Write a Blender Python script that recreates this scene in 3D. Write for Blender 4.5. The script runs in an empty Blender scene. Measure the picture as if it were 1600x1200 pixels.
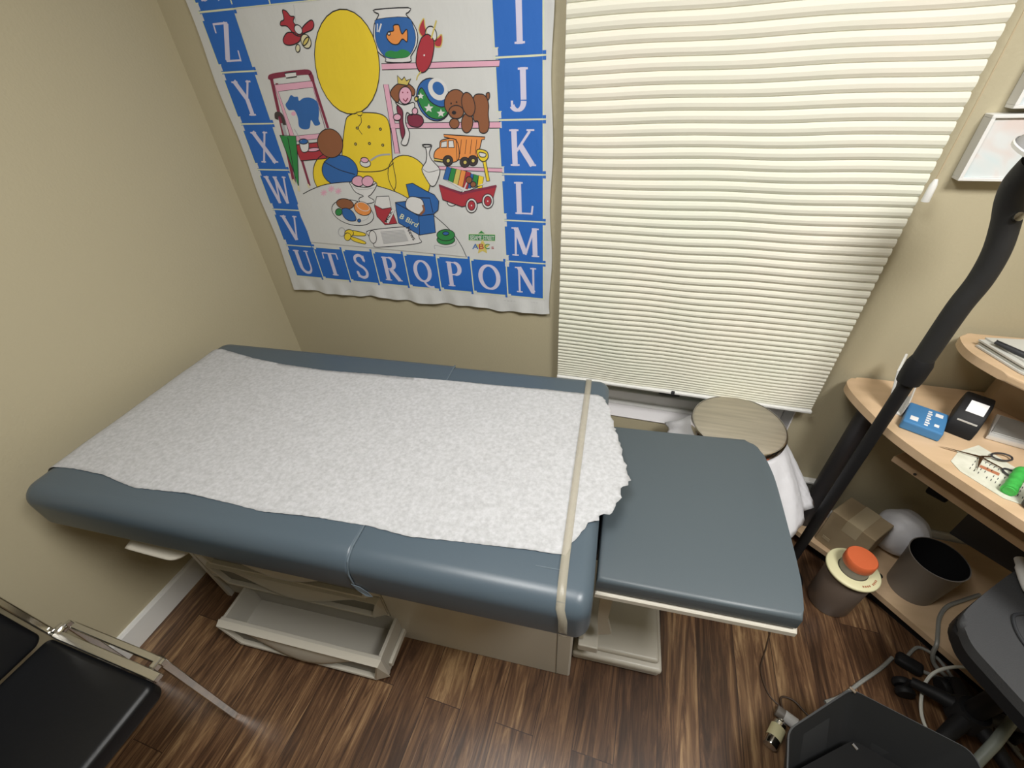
import bpy, bmesh, math, random
from mathutils import Vector, Matrix
C = bpy.context.scene
PI = math.pi
R_ = math.radians
random.seed(7)

# ------------------------------------------------------------------ camera
F = 669.44
RT = Vector((0.95607872, 0.28957743, -0.04536951))
DN = Vector((0.14288289, -0.59559466, -0.79047548))
FW = Vector((-0.2559257, 0.74927426, -0.61081104))
CAM = Vector((0, 0, 1.62))
cd = bpy.data.cameras.new('camera'); cam = bpy.data.objects.new('camera', cd); C.collection.objects.link(cam)
cd.sensor_width = 36; cd.lens = 36 * F / 1600; cd.clip_start = 0.02
m = Matrix((( RT.x, -DN.x, -FW.x, CAM.x), (RT.y, -DN.y, -FW.y, CAM.y), (RT.z, -DN.z, -FW.z, CAM.z), (0, 0, 0, 1)))
cam.matrix_world = m
C.camera = cam

# ------------------------------------------------------------------ light
w = bpy.data.worlds.new('world'); C.world = w; w.use_nodes = True
w.node_tree.nodes['Background'].inputs[0].default_value = (0.55, 0.68, 0.6, 1)
w.node_tree.nodes['Background'].inputs[1].default_value = 0.25
C.view_settings.view_transform = 'Standard'; C.view_settings.look = 'None'
C.view_settings.gamma = 1; C.view_settings.use_curve_mapping = False
C.view_settings.exposure = -0.08
def area(name, loc, rot, sx, sy, power, col):
    ld = bpy.data.lights.new(name, 'AREA'); ld.shape = 'RECTANGLE'; ld.size = sx; ld.size_y = sy
    ld.energy = power; ld.color = col
    o = bpy.data.objects.new(name, ld); C.collection.objects.link(o); o.location = loc; o.rotation_euler = rot
    return o
LAMPS = [((0.85, 0.10, 2.425), 0.5, 0.5, 42.0), ((-0.30, 0.22, 2.425), 0.5, 0.5, 20.0)]  # second lamp is an added fill, unseen, to brighten the left wall
WARM = (1.0, 0.985, 0.955)
for i, (l, sx, sy, p) in enumerate(LAMPS):
    area('ceiling_lamp_light', l, (0, 0, 0), sx, sy, p, WARM)

# ------------------------------------------------------------------ materials
def mat(name, col, rough=0.6, metal=0.0, spec=0.5, coat=0.0):
    m = bpy.data.materials.new(name); m.use_nodes = True
    b = m.node_tree.nodes['Principled BSDF']
    b.inputs['Base Color'].default_value = (*col, 1); b.inputs['Roughness'].default_value = rough
    b.inputs['Metallic'].default_value = metal; b.inputs['Specular IOR Level'].default_value = spec
    b.inputs['Coat Weight'].default_value = coat
    return m
def N(m, t, **k):
    n = m.node_tree.nodes.new(t)
    for a, v in k.items(): setattr(n, a, v)
    return n
def Lk(m, a, b): m.node_tree.links.new(a, b)
def noise_col(m, scale, c1, c2, lo=0.35, hi=0.65, detail=3, stretch=(1, 1, 1), coords='Object'):
    tc = N(m, 'ShaderNodeTexCoord'); mp = N(m, 'ShaderNodeMapping'); mp.inputs['Scale'].default_value = stretch
    nz = N(m, 'ShaderNodeTexNoise'); nz.inputs['Scale'].default_value = scale; nz.inputs['Detail'].default_value = detail
    cr = N(m, 'ShaderNodeValToRGB'); cr.color_ramp.elements[0].position = lo; cr.color_ramp.elements[1].position = hi
    cr.color_ramp.elements[0].color = (*c1, 1); cr.color_ramp.elements[1].color = (*c2, 1)
    Lk(m, tc.outputs[coords], mp.inputs[0]); Lk(m, mp.outputs[0], nz.inputs['Vector']); Lk(m, nz.outputs['Fac'], cr.inputs[0])
    Lk(m, cr.outputs[0], m.node_tree.nodes['Principled BSDF'].inputs['Base Color'])
    return m
def bump(m, scale, strength, dist=0.002, detail=3, stretch=(1, 1, 1), voronoi=False):
    tc = N(m, 'ShaderNodeTexCoord'); mp = N(m, 'ShaderNodeMapping'); mp.inputs['Scale'].default_value = stretch
    nz = N(m, 'ShaderNodeTexVoronoi' if voronoi else 'ShaderNodeTexNoise'); nz.inputs['Scale'].default_value = scale
    if not voronoi: nz.inputs['Detail'].default_value = detail
    bp = N(m, 'ShaderNodeBump'); bp.inputs['Strength'].default_value = strength; bp.inputs['Distance'].default_value = dist
    Lk(m, tc.outputs['Object'], mp.inputs[0]); Lk(m, mp.outputs[0], nz.inputs['Vector'])
    Lk(m, nz.outputs[0], bp.inputs['Height'])
    b = m.node_tree.nodes['Principled BSDF']
    Lk(m, bp.outputs[0], b.inputs['Normal'])
    return m
M = {}
M['wall'] = bump(mat('tan wall paint', (0.44, 0.392, 0.268), 0.62, spec=0.35), 130, 0.35, 0.002, 2)
M['ceil'] = mat('white ceiling paint', (0.75, 0.73, 0.68), 0.9)
M['white'] = mat('white trim paint', (0.72, 0.72, 0.70), 0.4)
M['reveal'] = mat('pale reveal paint', (0.70, 0.68, 0.69), 0.6)
M['enamel'] = bump(mat('cream enamel', (0.50, 0.475, 0.41), 0.38), 300, 0.05)
M['enamel2'] = mat('drawer liner', (0.42, 0.40, 0.35), 0.5)
M['recess'] = mat('grey pull recess', (0.17, 0.17, 0.15), 0.5)
M['vinyl'] = bump(mat('slate blue vinyl', (0.062, 0.086, 0.108), 0.36, spec=0.5), 260, 0.12, 0.001, 2)
M['vinyl2'] = bump(mat('slate blue vinyl of leg rest', (0.064, 0.082, 0.094), 0.42, spec=0.45), 320, 0.12, 0.001, 2)
M['crease'] = mat('vinyl seam', (0.10, 0.13, 0.155), 0.4)
M['paper'] = noise_col(mat('exam table paper', (0.6, 0.6, 0.6), 0.85, spec=0.2), 110, (0.35, 0.355, 0.36), (0.455, 0.46, 0.475), 0.3, 0.7, 12)
bump(M['paper'], 260, 0.16, 0.0015, 6)
M['chrome'] = mat('chrome', (0.62, 0.61, 0.58), 0.12, 1.0)
M['steel'] = noise_col(mat('brushed steel', (0.5, 0.46, 0.4), 0.42, 0.8), 6, (0.48, 0.44, 0.37), (0.62, 0.57, 0.48), 0.3, 0.7, 4, (1, 14, 1))
M['steelrim'] = mat('steel rim', (0.75, 0.72, 0.7), 0.15, 1.0)
M['blackv'] = bump(mat('black vinyl', (0.005, 0.0055, 0.007), 0.42, spec=0.35), 60, 0.2, 0.002)
M['black'] = mat('black plastic', (0.008, 0.008, 0.009), 0.6, spec=0.3)
M['blackm'] = bump(mat('black foam sleeve', (0.010, 0.010, 0.010), 0.7), 90, 0.3)
M['basket'] = mat('black basket plastic', (0.026, 0.027, 0.028), 0.6)
M['dark'] = mat('dark grey plastic', (0.030, 0.032, 0.036), 0.55)
M['darkleg'] = mat('dark metal leg', (0.035, 0.034, 0.038), 0.4)
M['deskwood'] = noise_col(mat('pale maple laminate', (0.6, 0.42, 0.25), 0.42), 3, (0.52, 0.37, 0.225), (0.60, 0.43, 0.275), 0.3, 0.7, 4, (1, 9, 1))
M['deskedge'] = mat('maple edge band', (0.42, 0.31, 0.20), 0.5)
M['bag'] = bump(mat('white bin liner', (0.66, 0.66, 0.69), 0.4), 14, 0.6, 0.01)
M['bag'].node_tree.nodes['Principled BSDF'].inputs['Subsurface Weight'].default_value = 0.0
M['card'] = noise_col(mat('cardboard', (0.36, 0.27, 0.16), 0.85), 8, (0.33, 0.25, 0.15), (0.40, 0.31, 0.19))
M['tape'] = mat('packing tape', (0.46, 0.38, 0.25), 0.35)
M['canister'] = mat('smoky brown plastic', (0.13, 0.10, 0.08), 0.35)
M['cream'] = mat('cream plastic', (0.72, 0.68, 0.42), 0.45)
M['orange'] = bump(mat('orange plastic', (0.62, 0.13, 0.045), 0.5), 200, 0.2)
M['brown'] = mat('brown print', (0.42, 0.16, 0.08), 0.6)
M['greybin'] = mat('grey bin plastic', (0.20, 0.18, 0.16), 0.45)
M['blue'] = mat('blue carton', (0.055, 0.20, 0.42), 0.5)
M['whitep'] = mat('white print', (0.75, 0.75, 0.75), 0.6)
M['silver'] = bump(mat('silver case', (0.33, 0.33, 0.31), 0.45, 0.3), 400, 0.2)
M['silverl'] = mat('silver edge', (0.72, 0.72, 0.70), 0.35, 0.4)
M['sheet'] = noise_col(mat('printed sheet', (0.62, 0.62, 0.52), 0.8), 30, (0.55, 0.55, 0.45), (0.66, 0.66, 0.56))
M['green'] = bump(mat('bright green plastic', (0.05, 0.42, 0.07), 0.5), 60, 0.5, 0.005)
M['fabric'] = bump(mat('charcoal fabric', (0.045, 0.046, 0.048), 0.9), 350, 0.4)
M['cablew'] = mat('white cable', (0.60, 0.60, 0.54), 0.25)
M['cableg'] = mat('grey cable', (0.22, 0.22, 0.20), 0.4)
M['cableb'] = mat('brown cable', (0.06, 0.035, 0.02), 0.5)
M['greytube'] = mat('grey green tube', (0.20, 0.22, 0.19), 0.5)
M['lamphead'] = mat('grey lamp housing', (0.33, 0.33, 0.34), 0.45)
M['fog'] = mat('clear acrylic edge', (0.62, 0.62, 0.60), 0.2)
# strap: beige, slightly see-through
ms = mat('clear beige elastic', (0.50, 0.46, 0.36), 0.25); M['strap'] = ms
tr = N(ms, 'ShaderNodeBsdfTransparent'); mx = N(ms, 'ShaderNodeMixShader'); mx.inputs[0].default_value = 0.62
Lk(ms, ms.node_tree.nodes['Principled BSDF'].outputs[0], mx.inputs[1]); Lk(ms, tr.outputs[0], mx.inputs[2])
Lk(ms, mx.outputs[0], ms.node_tree.nodes['Material Output'].inputs[0])
# pleated shade
mb = mat('cream pleated fabric', (0.70, 0.66, 0.50), 0.85, spec=0.2); M['shade'] = mb
noise_col(mb, 2.2, (0.77, 0.78, 0.67), (0.84, 0.80, 0.70), 0.35, 0.65, 3)
tl = N(mb, 'ShaderNodeBsdfTranslucent'); tl.inputs[0].default_value = (0.7, 0.72, 0.55, 1)
mx = N(mb, 'ShaderNodeMixShader'); mx.inputs[0].default_value = 0.15
Lk(mb, mb.node_tree.nodes['Principled BSDF'].outputs[0], mx.inputs[1]); Lk(mb, tl.outputs[0], mx.inputs[2])
Lk(mb, mx.outputs[0], mb.node_tree.nodes['Material Output'].inputs[0])
# glass
mg = bpy.data.materials.new('window glass'); mg.use_nodes = True; M['glass'] = mg
b = mg.node_tree.nodes['Principled BSDF']; b.inputs['Transmission Weight'].default_value = 1; b.inputs['Roughness'].default_value = 0.02
b.inputs['Base Color'].default_value = (0.9, 0.95, 0.93, 1)
# lamp diffuser
me_ = bpy.data.materials.new('lamp diffuser'); me_.use_nodes = True; M['emit'] = me_
b = me_.node_tree.nodes['Principled BSDF']; b.inputs['Emission Color'].default_value = (*WARM, 1); b.inputs['Emission Strength'].default_value = 6
# wood floor: planks along y
mf = mat('streaky walnut planks', (0.1, 0.05, 0.03), 0.33, spec=0.45); M['floor'] = mf
def floor_nodes(m):
    b = m.node_tree.nodes['Principled BSDF']
    tc = N(m, 'ShaderNodeTexCoord')
    rot = N(m, 'ShaderNodeMapping'); rot.inputs['Rotation'].default_value = (0, 0, R_(90))
    Lk(m, tc.outputs['Object'], rot.inputs[0])
    br = N(m, 'ShaderNodeTexBrick'); br.offset = 0.37; br.offset_frequency = 2; br.squash = 1
    br.inputs['Color1'].default_value = (0, 0, 0, 1); br.inputs['Color2'].default_value = (1, 1, 1, 1); br.inputs['Mortar'].default_value = (0.5, 0.5, 0.5, 1)
    br.inputs['Scale'].default_value = 1; br.inputs['Brick Width'].default_value = 0.95; br.inputs['Row Height'].default_value = 0.118
    br.inputs['Mortar Size'].default_value = 0.0011; br.inputs['Mortar Smooth'].default_value = 0.1
    Lk(m, rot.outputs[0], br.inputs['Vector'])
    sp = N(m, 'ShaderNodeSeparateXYZ'); Lk(m, tc.outputs['Object'], sp.inputs[0])
    # per-plank offset of the grain
    rgb = N(m, 'ShaderNodeSeparateColor'); Lk(m, br.outputs['Color'], rgb.inputs[0])
    mu = N(m, 'ShaderNodeMath', operation='MULTIPLY'); mu.inputs[1].default_value = 17.3; Lk(m, rgb.outputs[0], mu.inputs[0])
    cb = N(m, 'ShaderNodeCombineXYZ'); 
    sx = N(m, 'ShaderNodeMath', operation='MULTIPLY'); sx.inputs[1].default_value = 42; Lk(m, sp.outputs[0], sx.inputs[0])
    sy = N(m, 'ShaderNodeMath', operation='MULTIPLY'); sy.inputs[1].default_value = 3.0; Lk(m, sp.outputs[1], sy.inputs[0])
    Lk(m, sx.outputs[0], cb.inputs[0]); Lk(m, sy.outputs[0], cb.inputs[1]); Lk(m, mu.outputs[0], cb.inputs[2])
    n1 = N(m, 'ShaderNodeTexNoise'); n1.inputs['Scale'].default_value = 1; n1.inputs['Detail'].default_value = 5; n1.inputs['Roughness'].default_value = 0.68; n1.inputs['Distortion'].default_value = 1.5
    Lk(m, cb.outputs[0], n1.inputs['Vector'])
    cb2 = N(m, 'ShaderNodeCombineXYZ')
    sx2 = N(m, 'ShaderNodeMath', operation='MULTIPLY'); sx2.inputs[1].default_value = 7; Lk(m, sp.outputs[0], sx2.inputs[0])
    sy2 = N(m, 'ShaderNodeMath', operation='MULTIPLY'); sy2.inputs[1].default_value = 1.6; Lk(m, sp.outputs[1], sy2.inputs[0])
    Lk(m, sx2.outputs[0], cb2.inputs[0]); Lk(m, sy2.outputs[0], cb2.inputs[1]); Lk(m, mu.outputs[0], cb2.inputs[2])
    n2 = N(m, 'ShaderNodeTexNoise'); n2.inputs['Scale'].default_value = 1; n2.inputs['Detail'].default_value = 2; Lk(m, cb2.outputs[0], n2.inputs['Vector'])
    # value = .55*streak + .3*broad + .25*plank
    a1 = N(m, 'ShaderNodeMath', operation='MULTIPLY'); a1.inputs[1].default_value = 0.88; Lk(m, n1.outputs['Fac'], a1.inputs[0])
    a2 = N(m, 'ShaderNodeMath', operation='MULTIPLY_ADD'); a2.inputs[1].default_value = 0.36; Lk(m, n2.outputs['Fac'], a2.inputs[0]); Lk(m, a1.outputs[0], a2.inputs[2])
    a3 = N(m, 'ShaderNodeMath', operation='MULTIPLY_ADD'); a3.inputs[1].default_value = 0.14; Lk(m, rgb.outputs[0], a3.inputs[0]); Lk(m, a2.outputs[0], a3.inputs[2])
    cr = N(m, 'ShaderNodeValToRGB'); e = cr.color_ramp.elements
    e[0].position = 0.50; e[0].color = (0.030, 0.015, 0.008, 1)
    e[1].position = 0.92; e[1].color = (0.33, 0.21, 0.105, 1)
    x = e.new(0.62); x.color = (0.058, 0.029, 0.015, 1)
    x = e.new(0.70); x.color = (0.098, 0.050, 0.025, 1)
    x = e.new(0.79); x.color = (0.165, 0.092, 0.045, 1)
    Lk(m, a3.outputs[0], cr.inputs[0])
    mx = N(m, 'ShaderNodeMix', data_type='RGBA'); mx.inputs[7].default_value = (0.03, 0.015, 0.01, 1)
    Lk(m, br.outputs['Fac'], mx.inputs[0]); Lk(m, cr.outputs[0], mx.inputs[6]); Lk(m, mx.outputs[2], b.inputs['Base Color'])
    bp = N(m, 'ShaderNodeBump'); bp.inputs['Strength'].default_value = 0.15; bp.inputs['Distance'].default_value = 0.002
    Lk(m, n1.outputs['Fac'], bp.inputs['Height']); Lk(m, bp.outputs[0], b.inputs['Normal'])
floor_nodes(mf)

# ------------------------------------------------------------------ mesh helpers
def new(name, bm, m, parent=None, smooth=False, label=None):
    me = bpy.data.meshes.new(name); bmesh.ops.recalc_face_normals(bm, faces=bm.faces); bm.to_mesh(me); bm.free()
    for mm in (m if isinstance(m, (list, tuple)) else [m]): me.materials.append(M[mm] if isinstance(mm, str) else mm)
    if smooth:
        for p in me.polygons: p.use_smooth = True
        try: me.set_sharp_from_angle(angle=R_(smooth if smooth is not True else 40))
        except Exception: pass
    o = bpy.data.objects.new(name, me); C.collection.objects.link(o)
    if parent is not None:
        o.parent = parent
    if label: o['label'] = label
    return o
ROOTS = {}
def root(name, label, cat, loc=(0, 0, 0), rz=0, group=None):
    o = bpy.data.objects.new(name, None); C.collection.objects.link(o); o.empty_display_size = 0.05
    o.location = loc; o.rotation_euler = (0, 0, rz); o['label'] = label; o['category'] = cat
    if group: o['group'] = group
    return o
def part(name, bm, m, rt, smooth=False, label=None, parent=None):
    """bm is in world coordinates; moved to the root's frame"""
    bmesh.ops.translate(bm, verts=bm.verts, vec=-Vector(rt.location))
    return new(name, bm, m, parent or rt, smooth, label)
def tag(o, label, cat, group=None):
    o['label'] = label; o['category'] = cat
    if group: o['group'] = group
    return o
def recenter(o, loc):
    loc = Vector(loc)
    for v in o.data.vertices: v.co -= loc
    o.location = loc
    return o
def struct(o): o['kind'] = 'structure'; return o
def B(): return bmesh.new()
def box(bm, x0, x1, y0, y1, z0, z1, bev=0.0, seg=2, mi=0, mtx=None):
    b2 = bmesh.new(); bmesh.ops.create_cube(b2, size=1)
    for v in b2.verts: v.co = Vector(((x0 + x1) / 2 + v.co.x * (x1 - x0), (y0 + y1) / 2 + v.co.y * (y1 - y0), (z0 + z1) / 2 + v.co.z * (z1 - z0)))
    if bev: bmesh.ops.bevel(b2, geom=b2.edges[:], offset=bev, segments=seg, profile=0.5, affect='EDGES')
    if mtx is not None: bmesh.ops.transform(b2, matrix=mtx, verts=b2.verts)
    merge(bm, b2, mi); return bm
def merge(bm, b2, mi=0):
    mp = {v: bm.verts.new(v.co) for v in b2.verts}
    for f in b2.faces:
        try: nf = bm.faces.new([mp[v] for v in f.verts]); nf.material_index = mi if mi else f.material_index
        except ValueError: pass
    b2.free()
def prism(bm, pts, z0, z1, bev=0.0, seg=2, mi=0, mtx=None):
    b2 = bmesh.new(); lo = [b2.verts.new((p[0], p[1], z0)) for p in pts]; hi = [b2.verts.new((p[0], p[1], z1)) for p in pts]
    b2.faces.new(lo[::-1]); b2.faces.new(hi)
    n = len(pts)
    for i in range(n): b2.faces.new((lo[i], lo[(i + 1) % n], hi[(i + 1) % n], hi[i]))
    if bev:
        es = [e for e in b2.edges if abs(e.verts[0].co.z - e.verts[1].co.z) < 1e-6]
        bmesh.ops.bevel(b2, geom=es, offset=bev, segments=seg, profile=0.5, affect='EDGES')
    if mtx is not None: bmesh.ops.transform(b2, matrix=mtx, verts=b2.verts)
    merge(bm, b2, mi); return bm
def cat(pts, n=8, closed=False):
    P = [Vector(p) for p in pts]; out = []
    L = len(P); rng = range(L if closed else L - 1)
    for i in rng:
        p1, p2 = P[i], P[(i + 1) % L]
        p0 = P[i - 1] if (closed or i > 0) else p1; p3 = P[(i + 2) % L] if (closed or i + 2 < L) else p2
        for k in range(n):
            t = k / n
            out.append(0.5 * ((2 * p1) + (p2 - p0) * t + (2 * p0 - 5 * p1 + 4 * p2 - p3) * t * t + (3 * p1 - p0 - 3 * p2 + p3) * t ** 3))
    if not closed: out.append(P[-1])
    return out
def tube(bm, pts, r, seg=10, mi=0, caps=True, flat=1.0):
    P = [Vector(p) for p in pts]; rings = []
    up = Vector((0, 0, 1)); prev = None
    for i, p in enumerate(P):
        t = (P[min(i + 1, len(P) - 1)] - P[max(i - 1, 0)]).normalized()
        if prev is None:
            a = t.cross(up)
            if a.length < 0.1: a = t.cross(Vector((1, 0, 0)))
        else: a = prev - t * prev.dot(t)
        a.normalize(); prev = a; b = t.cross(a)
        rr = r[i] if isinstance(r, (list, tuple)) else r
        rings.append([bm.verts.new(p + a * math.cos(2 * PI * k / seg) * rr + b * math.sin(2 * PI * k / seg) * rr * flat) for k in range(seg)])
    for i in range(len(rings) - 1):
        for k in range(seg):
            f = bm.faces.new((rings[i][k], rings[i][(k + 1) % seg], rings[i + 1][(k + 1) % seg], rings[i + 1][k])); f.material_index = mi
    if caps:
        for rg in (rings[0], rings[-1]):
            f = bm.faces.new(rg); f.material_index = mi
    return bm
def lathe(bm, prof, c, seg=40, mi=0, mtx=None):
    """prof: list of (r, z)"""
    b2 = bmesh.new(); rings = []
    for r, z in prof:
        if r < 1e-5: rings.append([b2.verts.new((0, 0, z))])
        else: rings.append([b2.verts.new((r * math.cos(2 * PI * k / seg), r * math.sin(2 * PI * k / seg), z)) for k in range(seg)])
    for a, b_ in zip(rings, rings[1:]):
        for k in range(seg):
            k2 = (k + 1) % seg
            if len(a) == 1 and len(b_) == 1: continue
            if len(a) == 1: b2.faces.new((a[0], b_[k], b_[k2]))
            elif len(b_) == 1: b2.faces.new((a[k], a[k2], b_[0]))
            else: b2.faces.new((a[k], a[k2], b_[k2], b_[k]))
    if mtx is not None: bmesh.ops.transform(b2, matrix=mtx, verts=b2.verts)
    bmesh.ops.translate(b2, verts=b2.verts, vec=c)
    merge(bm, b2, mi); return bm
def pillow(bm, x0, x1, y0, y1, z0, z1, r, R0, R1, seg=6, mi=0, wob=0.0):
    """rounded-rectangle section lofted along x, ends rounded with R0 / R1"""
    st = []
    for k in range(seg + 1):
        t = PI / 2 * k / seg; st.append((x0 + R0 * (1 - math.sin(t)) if False else x0 + R0 * (1 - math.cos(t)), R0 * (1 - math.sin(t))))
    n = max(2, int((x1 - x0) / 0.06))
    for k in range(1, n): st.append((x0 + R0 + (x1 - x0 - R0 - R1) * k / n, 0))
    for k in range(seg, -1, -1):
        t = PI / 2 * k / seg; st.append((x1 - R1 * (1 - math.cos(t)), R1 * (1 - math.sin(t))))
    rings = []
    for x, ins in st:
        ring = []
        rt_ = max(0.004, r - ins * 0.5); rb_ = min(rt_, 0.016)
        ay, by, az, bz = y0 + ins, y1 - ins, z0 + ins * 0.25, z1 - ins * 0.8
        cs = [(by - rt_, bz - rt_, 0, rt_), (ay + rt_, bz - rt_, 90, rt_), (ay + rb_, az + rb_, 180, rb_), (by - rb_, az + rb_, 270, rb_)]
        for ci, (cy, cz, a0, rr) in enumerate(cs):
            for k in range(seg + 1):
                a = R_(a0 + 90 * k / seg); ring.append((cy + rr * math.cos(a), cz + rr * math.sin(a)))
            if ci == 0:   # top subdivisions, slight crown
                for k in range(1, 8):
                    u = k / 8; yy = (by - rr) + ((ay + rr) - (by - rr)) * u
                    ring.append((yy, bz))
        rings.append([bm.verts.new((x + (wob * math.sin(y * 9 + x * 3) if False else 0), y, z)) for y, z in ring])
    L = len(rings[0])
    for a, b_ in zip(rings, rings[1:]):
        for k in range(L):
            f = bm.faces.new((a[k], a[(k + 1) % L], b_[(k + 1) % L], b_[k])); f.material_index = mi
    bm.faces.new(rings[0]).material_index = mi; bm.faces.new(rings[-1]).material_index = mi
    return bm
def grid(bm, nu, nv, fn, mi=0, close_u=False):
    g = [[bm.verts.new(fn(i / nu, j / nv)) for j in range(nv + 1)] for i in range(nu + (0 if close_u else 1))]
    for i in range(nu):
        for j in range(nv):
            a, b_ = g[i], g[(i + 1) % len(g)]
            bm.faces.new((a[j], b_[j], b_[j + 1], a[j + 1])).material_index = mi
    return bm
def solid(o, t, off=0.0):
    md = o.modifiers.new('thickness', 'SOLIDIFY'); md.thickness = t; md.offset = off; return o
def rotm(c, ax, ang):
    return Matrix.Translation(c) @ Matrix.Rotation(R_(ang), 4, ax) @ Matrix.Translation(-Vector(c))

# ------------------------------------------------------------------ room shell
XL, XR, YB, YF, ZC = -1.545, 2.05, 1.369, -2.3, 2.44
WX0, WX1, WZ0, WZ1, WD = -0.272, 0.588, 0.42, 2.12, 0.125
bm = B(); box(bm, XL - .1, XR + .1, YF - .1, YB + .3, -.1, 0); struct(new('floor', bm, 'floor'))
bm = B(); box(bm, XL - .1, XR + .1, YF - .1, YB + .3, ZC, ZC + .1); struct(new('ceiling', bm, 'ceil'))
bm = B(); box(bm, XL - .1, XL, YF, YB, 0, ZC); struct(new('wall_left', bm, 'wall'))
bm = B(); box(bm, XR, XR + .1, YF, YB, 0, ZC); struct(new('wall_right', bm, 'wall'))
bm = B(); box(bm, XL - .1, XR + .1, YF - .1, YF, 0, ZC); struct(new('wall_front', bm, 'wall'))
bm = B()
box(bm, XL - .1, WX0, YB, YB + .2, 0, ZC); box(bm, WX1, XR + .1, YB, YB + .2, 0, ZC)
box(bm, WX0, WX1, YB, YB + .2, 0, WZ0); box(bm, WX0, WX1, YB, YB + .2, WZ1, ZC)
struct(new('wall_back', bm, 'wall'))
# baseboards
bm = B(); prism(bm, [(XL, 0), (XL + .014, 0), (XL + .014, .09), (XL + .010, .1), (XL, .1)], 0, 1)
for v in bm.verts: v.co = Vector((v.co.x, YF + v.co.z * (YB - YF), v.co.y))
struct(new('baseboard_left', bm, 'white'))
bm = B(); box(bm, XL + .014, XR, YB - .014, YB, 0, .1, .003); struct(new('baseboard_back', bm, 'white'))
bm = B(); box(bm, 0.655, 0.80, YB - .022, YB - .0, 0.10, .25, .003); struct(new('trim_1', bm, 'recess'))
bm = B(); box(bm, 0.655, 0.80, YB - .026, YB - .0, 0.2505, .262, .003); struct(new('trim_2', bm, 'white'))

# window: reveals, sill, frame, glass
rt = bpy.data.objects.new('window_1', None); C.collection.objects.link(rt); rt['kind'] = 'structure'; rt.location = (0.158, YB, WZ0)
bm = B(); box(bm, WX0, WX0 + .004, YB + .001, YB + WD, WZ0, WZ1); box(bm, WX1 - .004, WX1, YB + .001, YB + WD, WZ0, WZ1); box(bm, WX0, WX1, YB + .001, YB + WD, WZ1 - .004, WZ1)
part('window_reveal', bm, 'reveal', rt)
bm = B(); box(bm, WX0 + .004, WX1 - .004, YB - .004, YB + WD, WZ0, WZ0 + .006, .002); part('window_sill', bm, 'reveal', rt)
bm = B()
y0, y1 = YB + WD - .045, YB + WD + .01
box(bm, WX0 + .0045, WX0 + .06, y0, y1, WZ0 + .006, WZ1 - .005, .004); box(bm, WX1 - .06, WX1 - .0045, y0, y1, WZ0 + .006, WZ1 - .005, .004)
box(bm, WX0 + .06, WX1 - .06, y0, y1, WZ0 + .006, WZ0 + .07, .004); box(bm, WX0 + .06, WX1 - .06, y0, y1, WZ1 - .06, WZ1 - .005, .004)
box(bm, WX0 + .06, WX1 - .06, y0 - .012, y0, WZ0 + .006, WZ0 + .022, .003)
part('window_frame', bm, 'white', rt)
bm = B()
for a in (WX0 + .06, WX1 - .09): box(bm, a, a + .03, y0 + .012, y1 - .01, WZ0 + .07, WZ1 - .06, .003)
box(bm, WX0 + .09, WX1 - .09, y0 + .012, y1 - .01, WZ0 + .07, WZ0 + .105, .003)
box(bm, WX0 + .09, WX1 - .09, y0 + .012, y1 - .01, 1.25, 1.29, .003)
part('window_sash', bm, 'white', rt)
bm = B(); box(bm, .13, .21, y0 + .003, y0 + .012, WZ0 + .078, WZ0 + .09, .002); part('sash_latch', bm, 'dark', rt)
bm = B(); box(bm, WX0 + .07, WX1 - .07, y1 - .022, y1 - .018, WZ0 + .08, WZ1 - .07); part('window_pane', bm, 'glass', rt)

# ceiling lamps; the one over the exam table is an added fill
for (l, sx, sy, p) in LAMPS:
    rt = root('ceiling_light', 'square white ceiling light panel ' + ('nearest the window' if l[0] > 0 else 'added over the exam table to brighten the left wall'), 'ceiling light', (l[0], l[1], ZC - .01))
    bm = B()
    for (a, b_, c, d) in ((-1, 1, -1, -.93), (-1, 1, .93, 1), (-1, -.93, -.93, .93), (.93, 1, -.93, .93)):
        box(bm, l[0] + a * (sx / 2 + .03), l[0] + b_ * (sx / 2 + .03), l[1] + c * (sy / 2 + .03), l[1] + d * (sy / 2 + .03), ZC - .012, ZC - .0005)
    part('frame', bm, 'white', rt)
    bm = B(); box(bm, l[0] - sx / 2, l[0] + sx / 2, l[1] - sy / 2, l[1] + sy / 2, ZC - .008, ZC - .002); part('diffuser', bm, 'emit', rt)

# ------------------------------------------------------------------ pleated blind
BX0, BX1, BY = -0.264, 0.612, 1.335
BZ0, BZ1 = 0.605, 2.16
rt = root('pleated_blind', 'cream pleated window blind lowered over the window beside the alphabet sheet', 'blind', (0.17, BY, BZ0))
nx = 24; bm = B(); rows = []; z = BZ0 + .010
while z < BZ1 - .03:
    p = 2 * (.0042 + .0103 * (1 - math.exp(-(z - BZ0) / .35)))
    for t, dy in ((0, .0028), (.07, -.0005), (.3, -.0042), (.6, -.0052), (.88, -.0030)):
        rows.append([bm.verts.new((BX0 + (BX1 - BX0) * k / nx, BY + dy * min(1, p / .018) + .0012 * math.sin(k * .9 + z * 7), z + p * t + .0015 * math.sin(k * .55 + z * 11))) for k in range(nx + 1)])
    z += p
for a, b_ in zip(rows, rows[1:]):
    for k in range(nx): bm.faces.new((a[k], a[k + 1], b_[k + 1], b_[k]))
o = part('pleated_shade', bm, 'shade', rt); solid(o, .0009)
bm = B(); box(bm, BX0 - .002, BX1 + .002, BY - .012, BY + .010, BZ0 - .001, BZ0 + .010, .003); part('bottom_rail', bm, 'white', rt)
bm = B(); box(bm, BX0 - .004, BX1 + .004, BY - .022, BY + .022, BZ1 - .03, BZ1 + .02, .004); part('head_rail', bm, 'white', rt)
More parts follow.
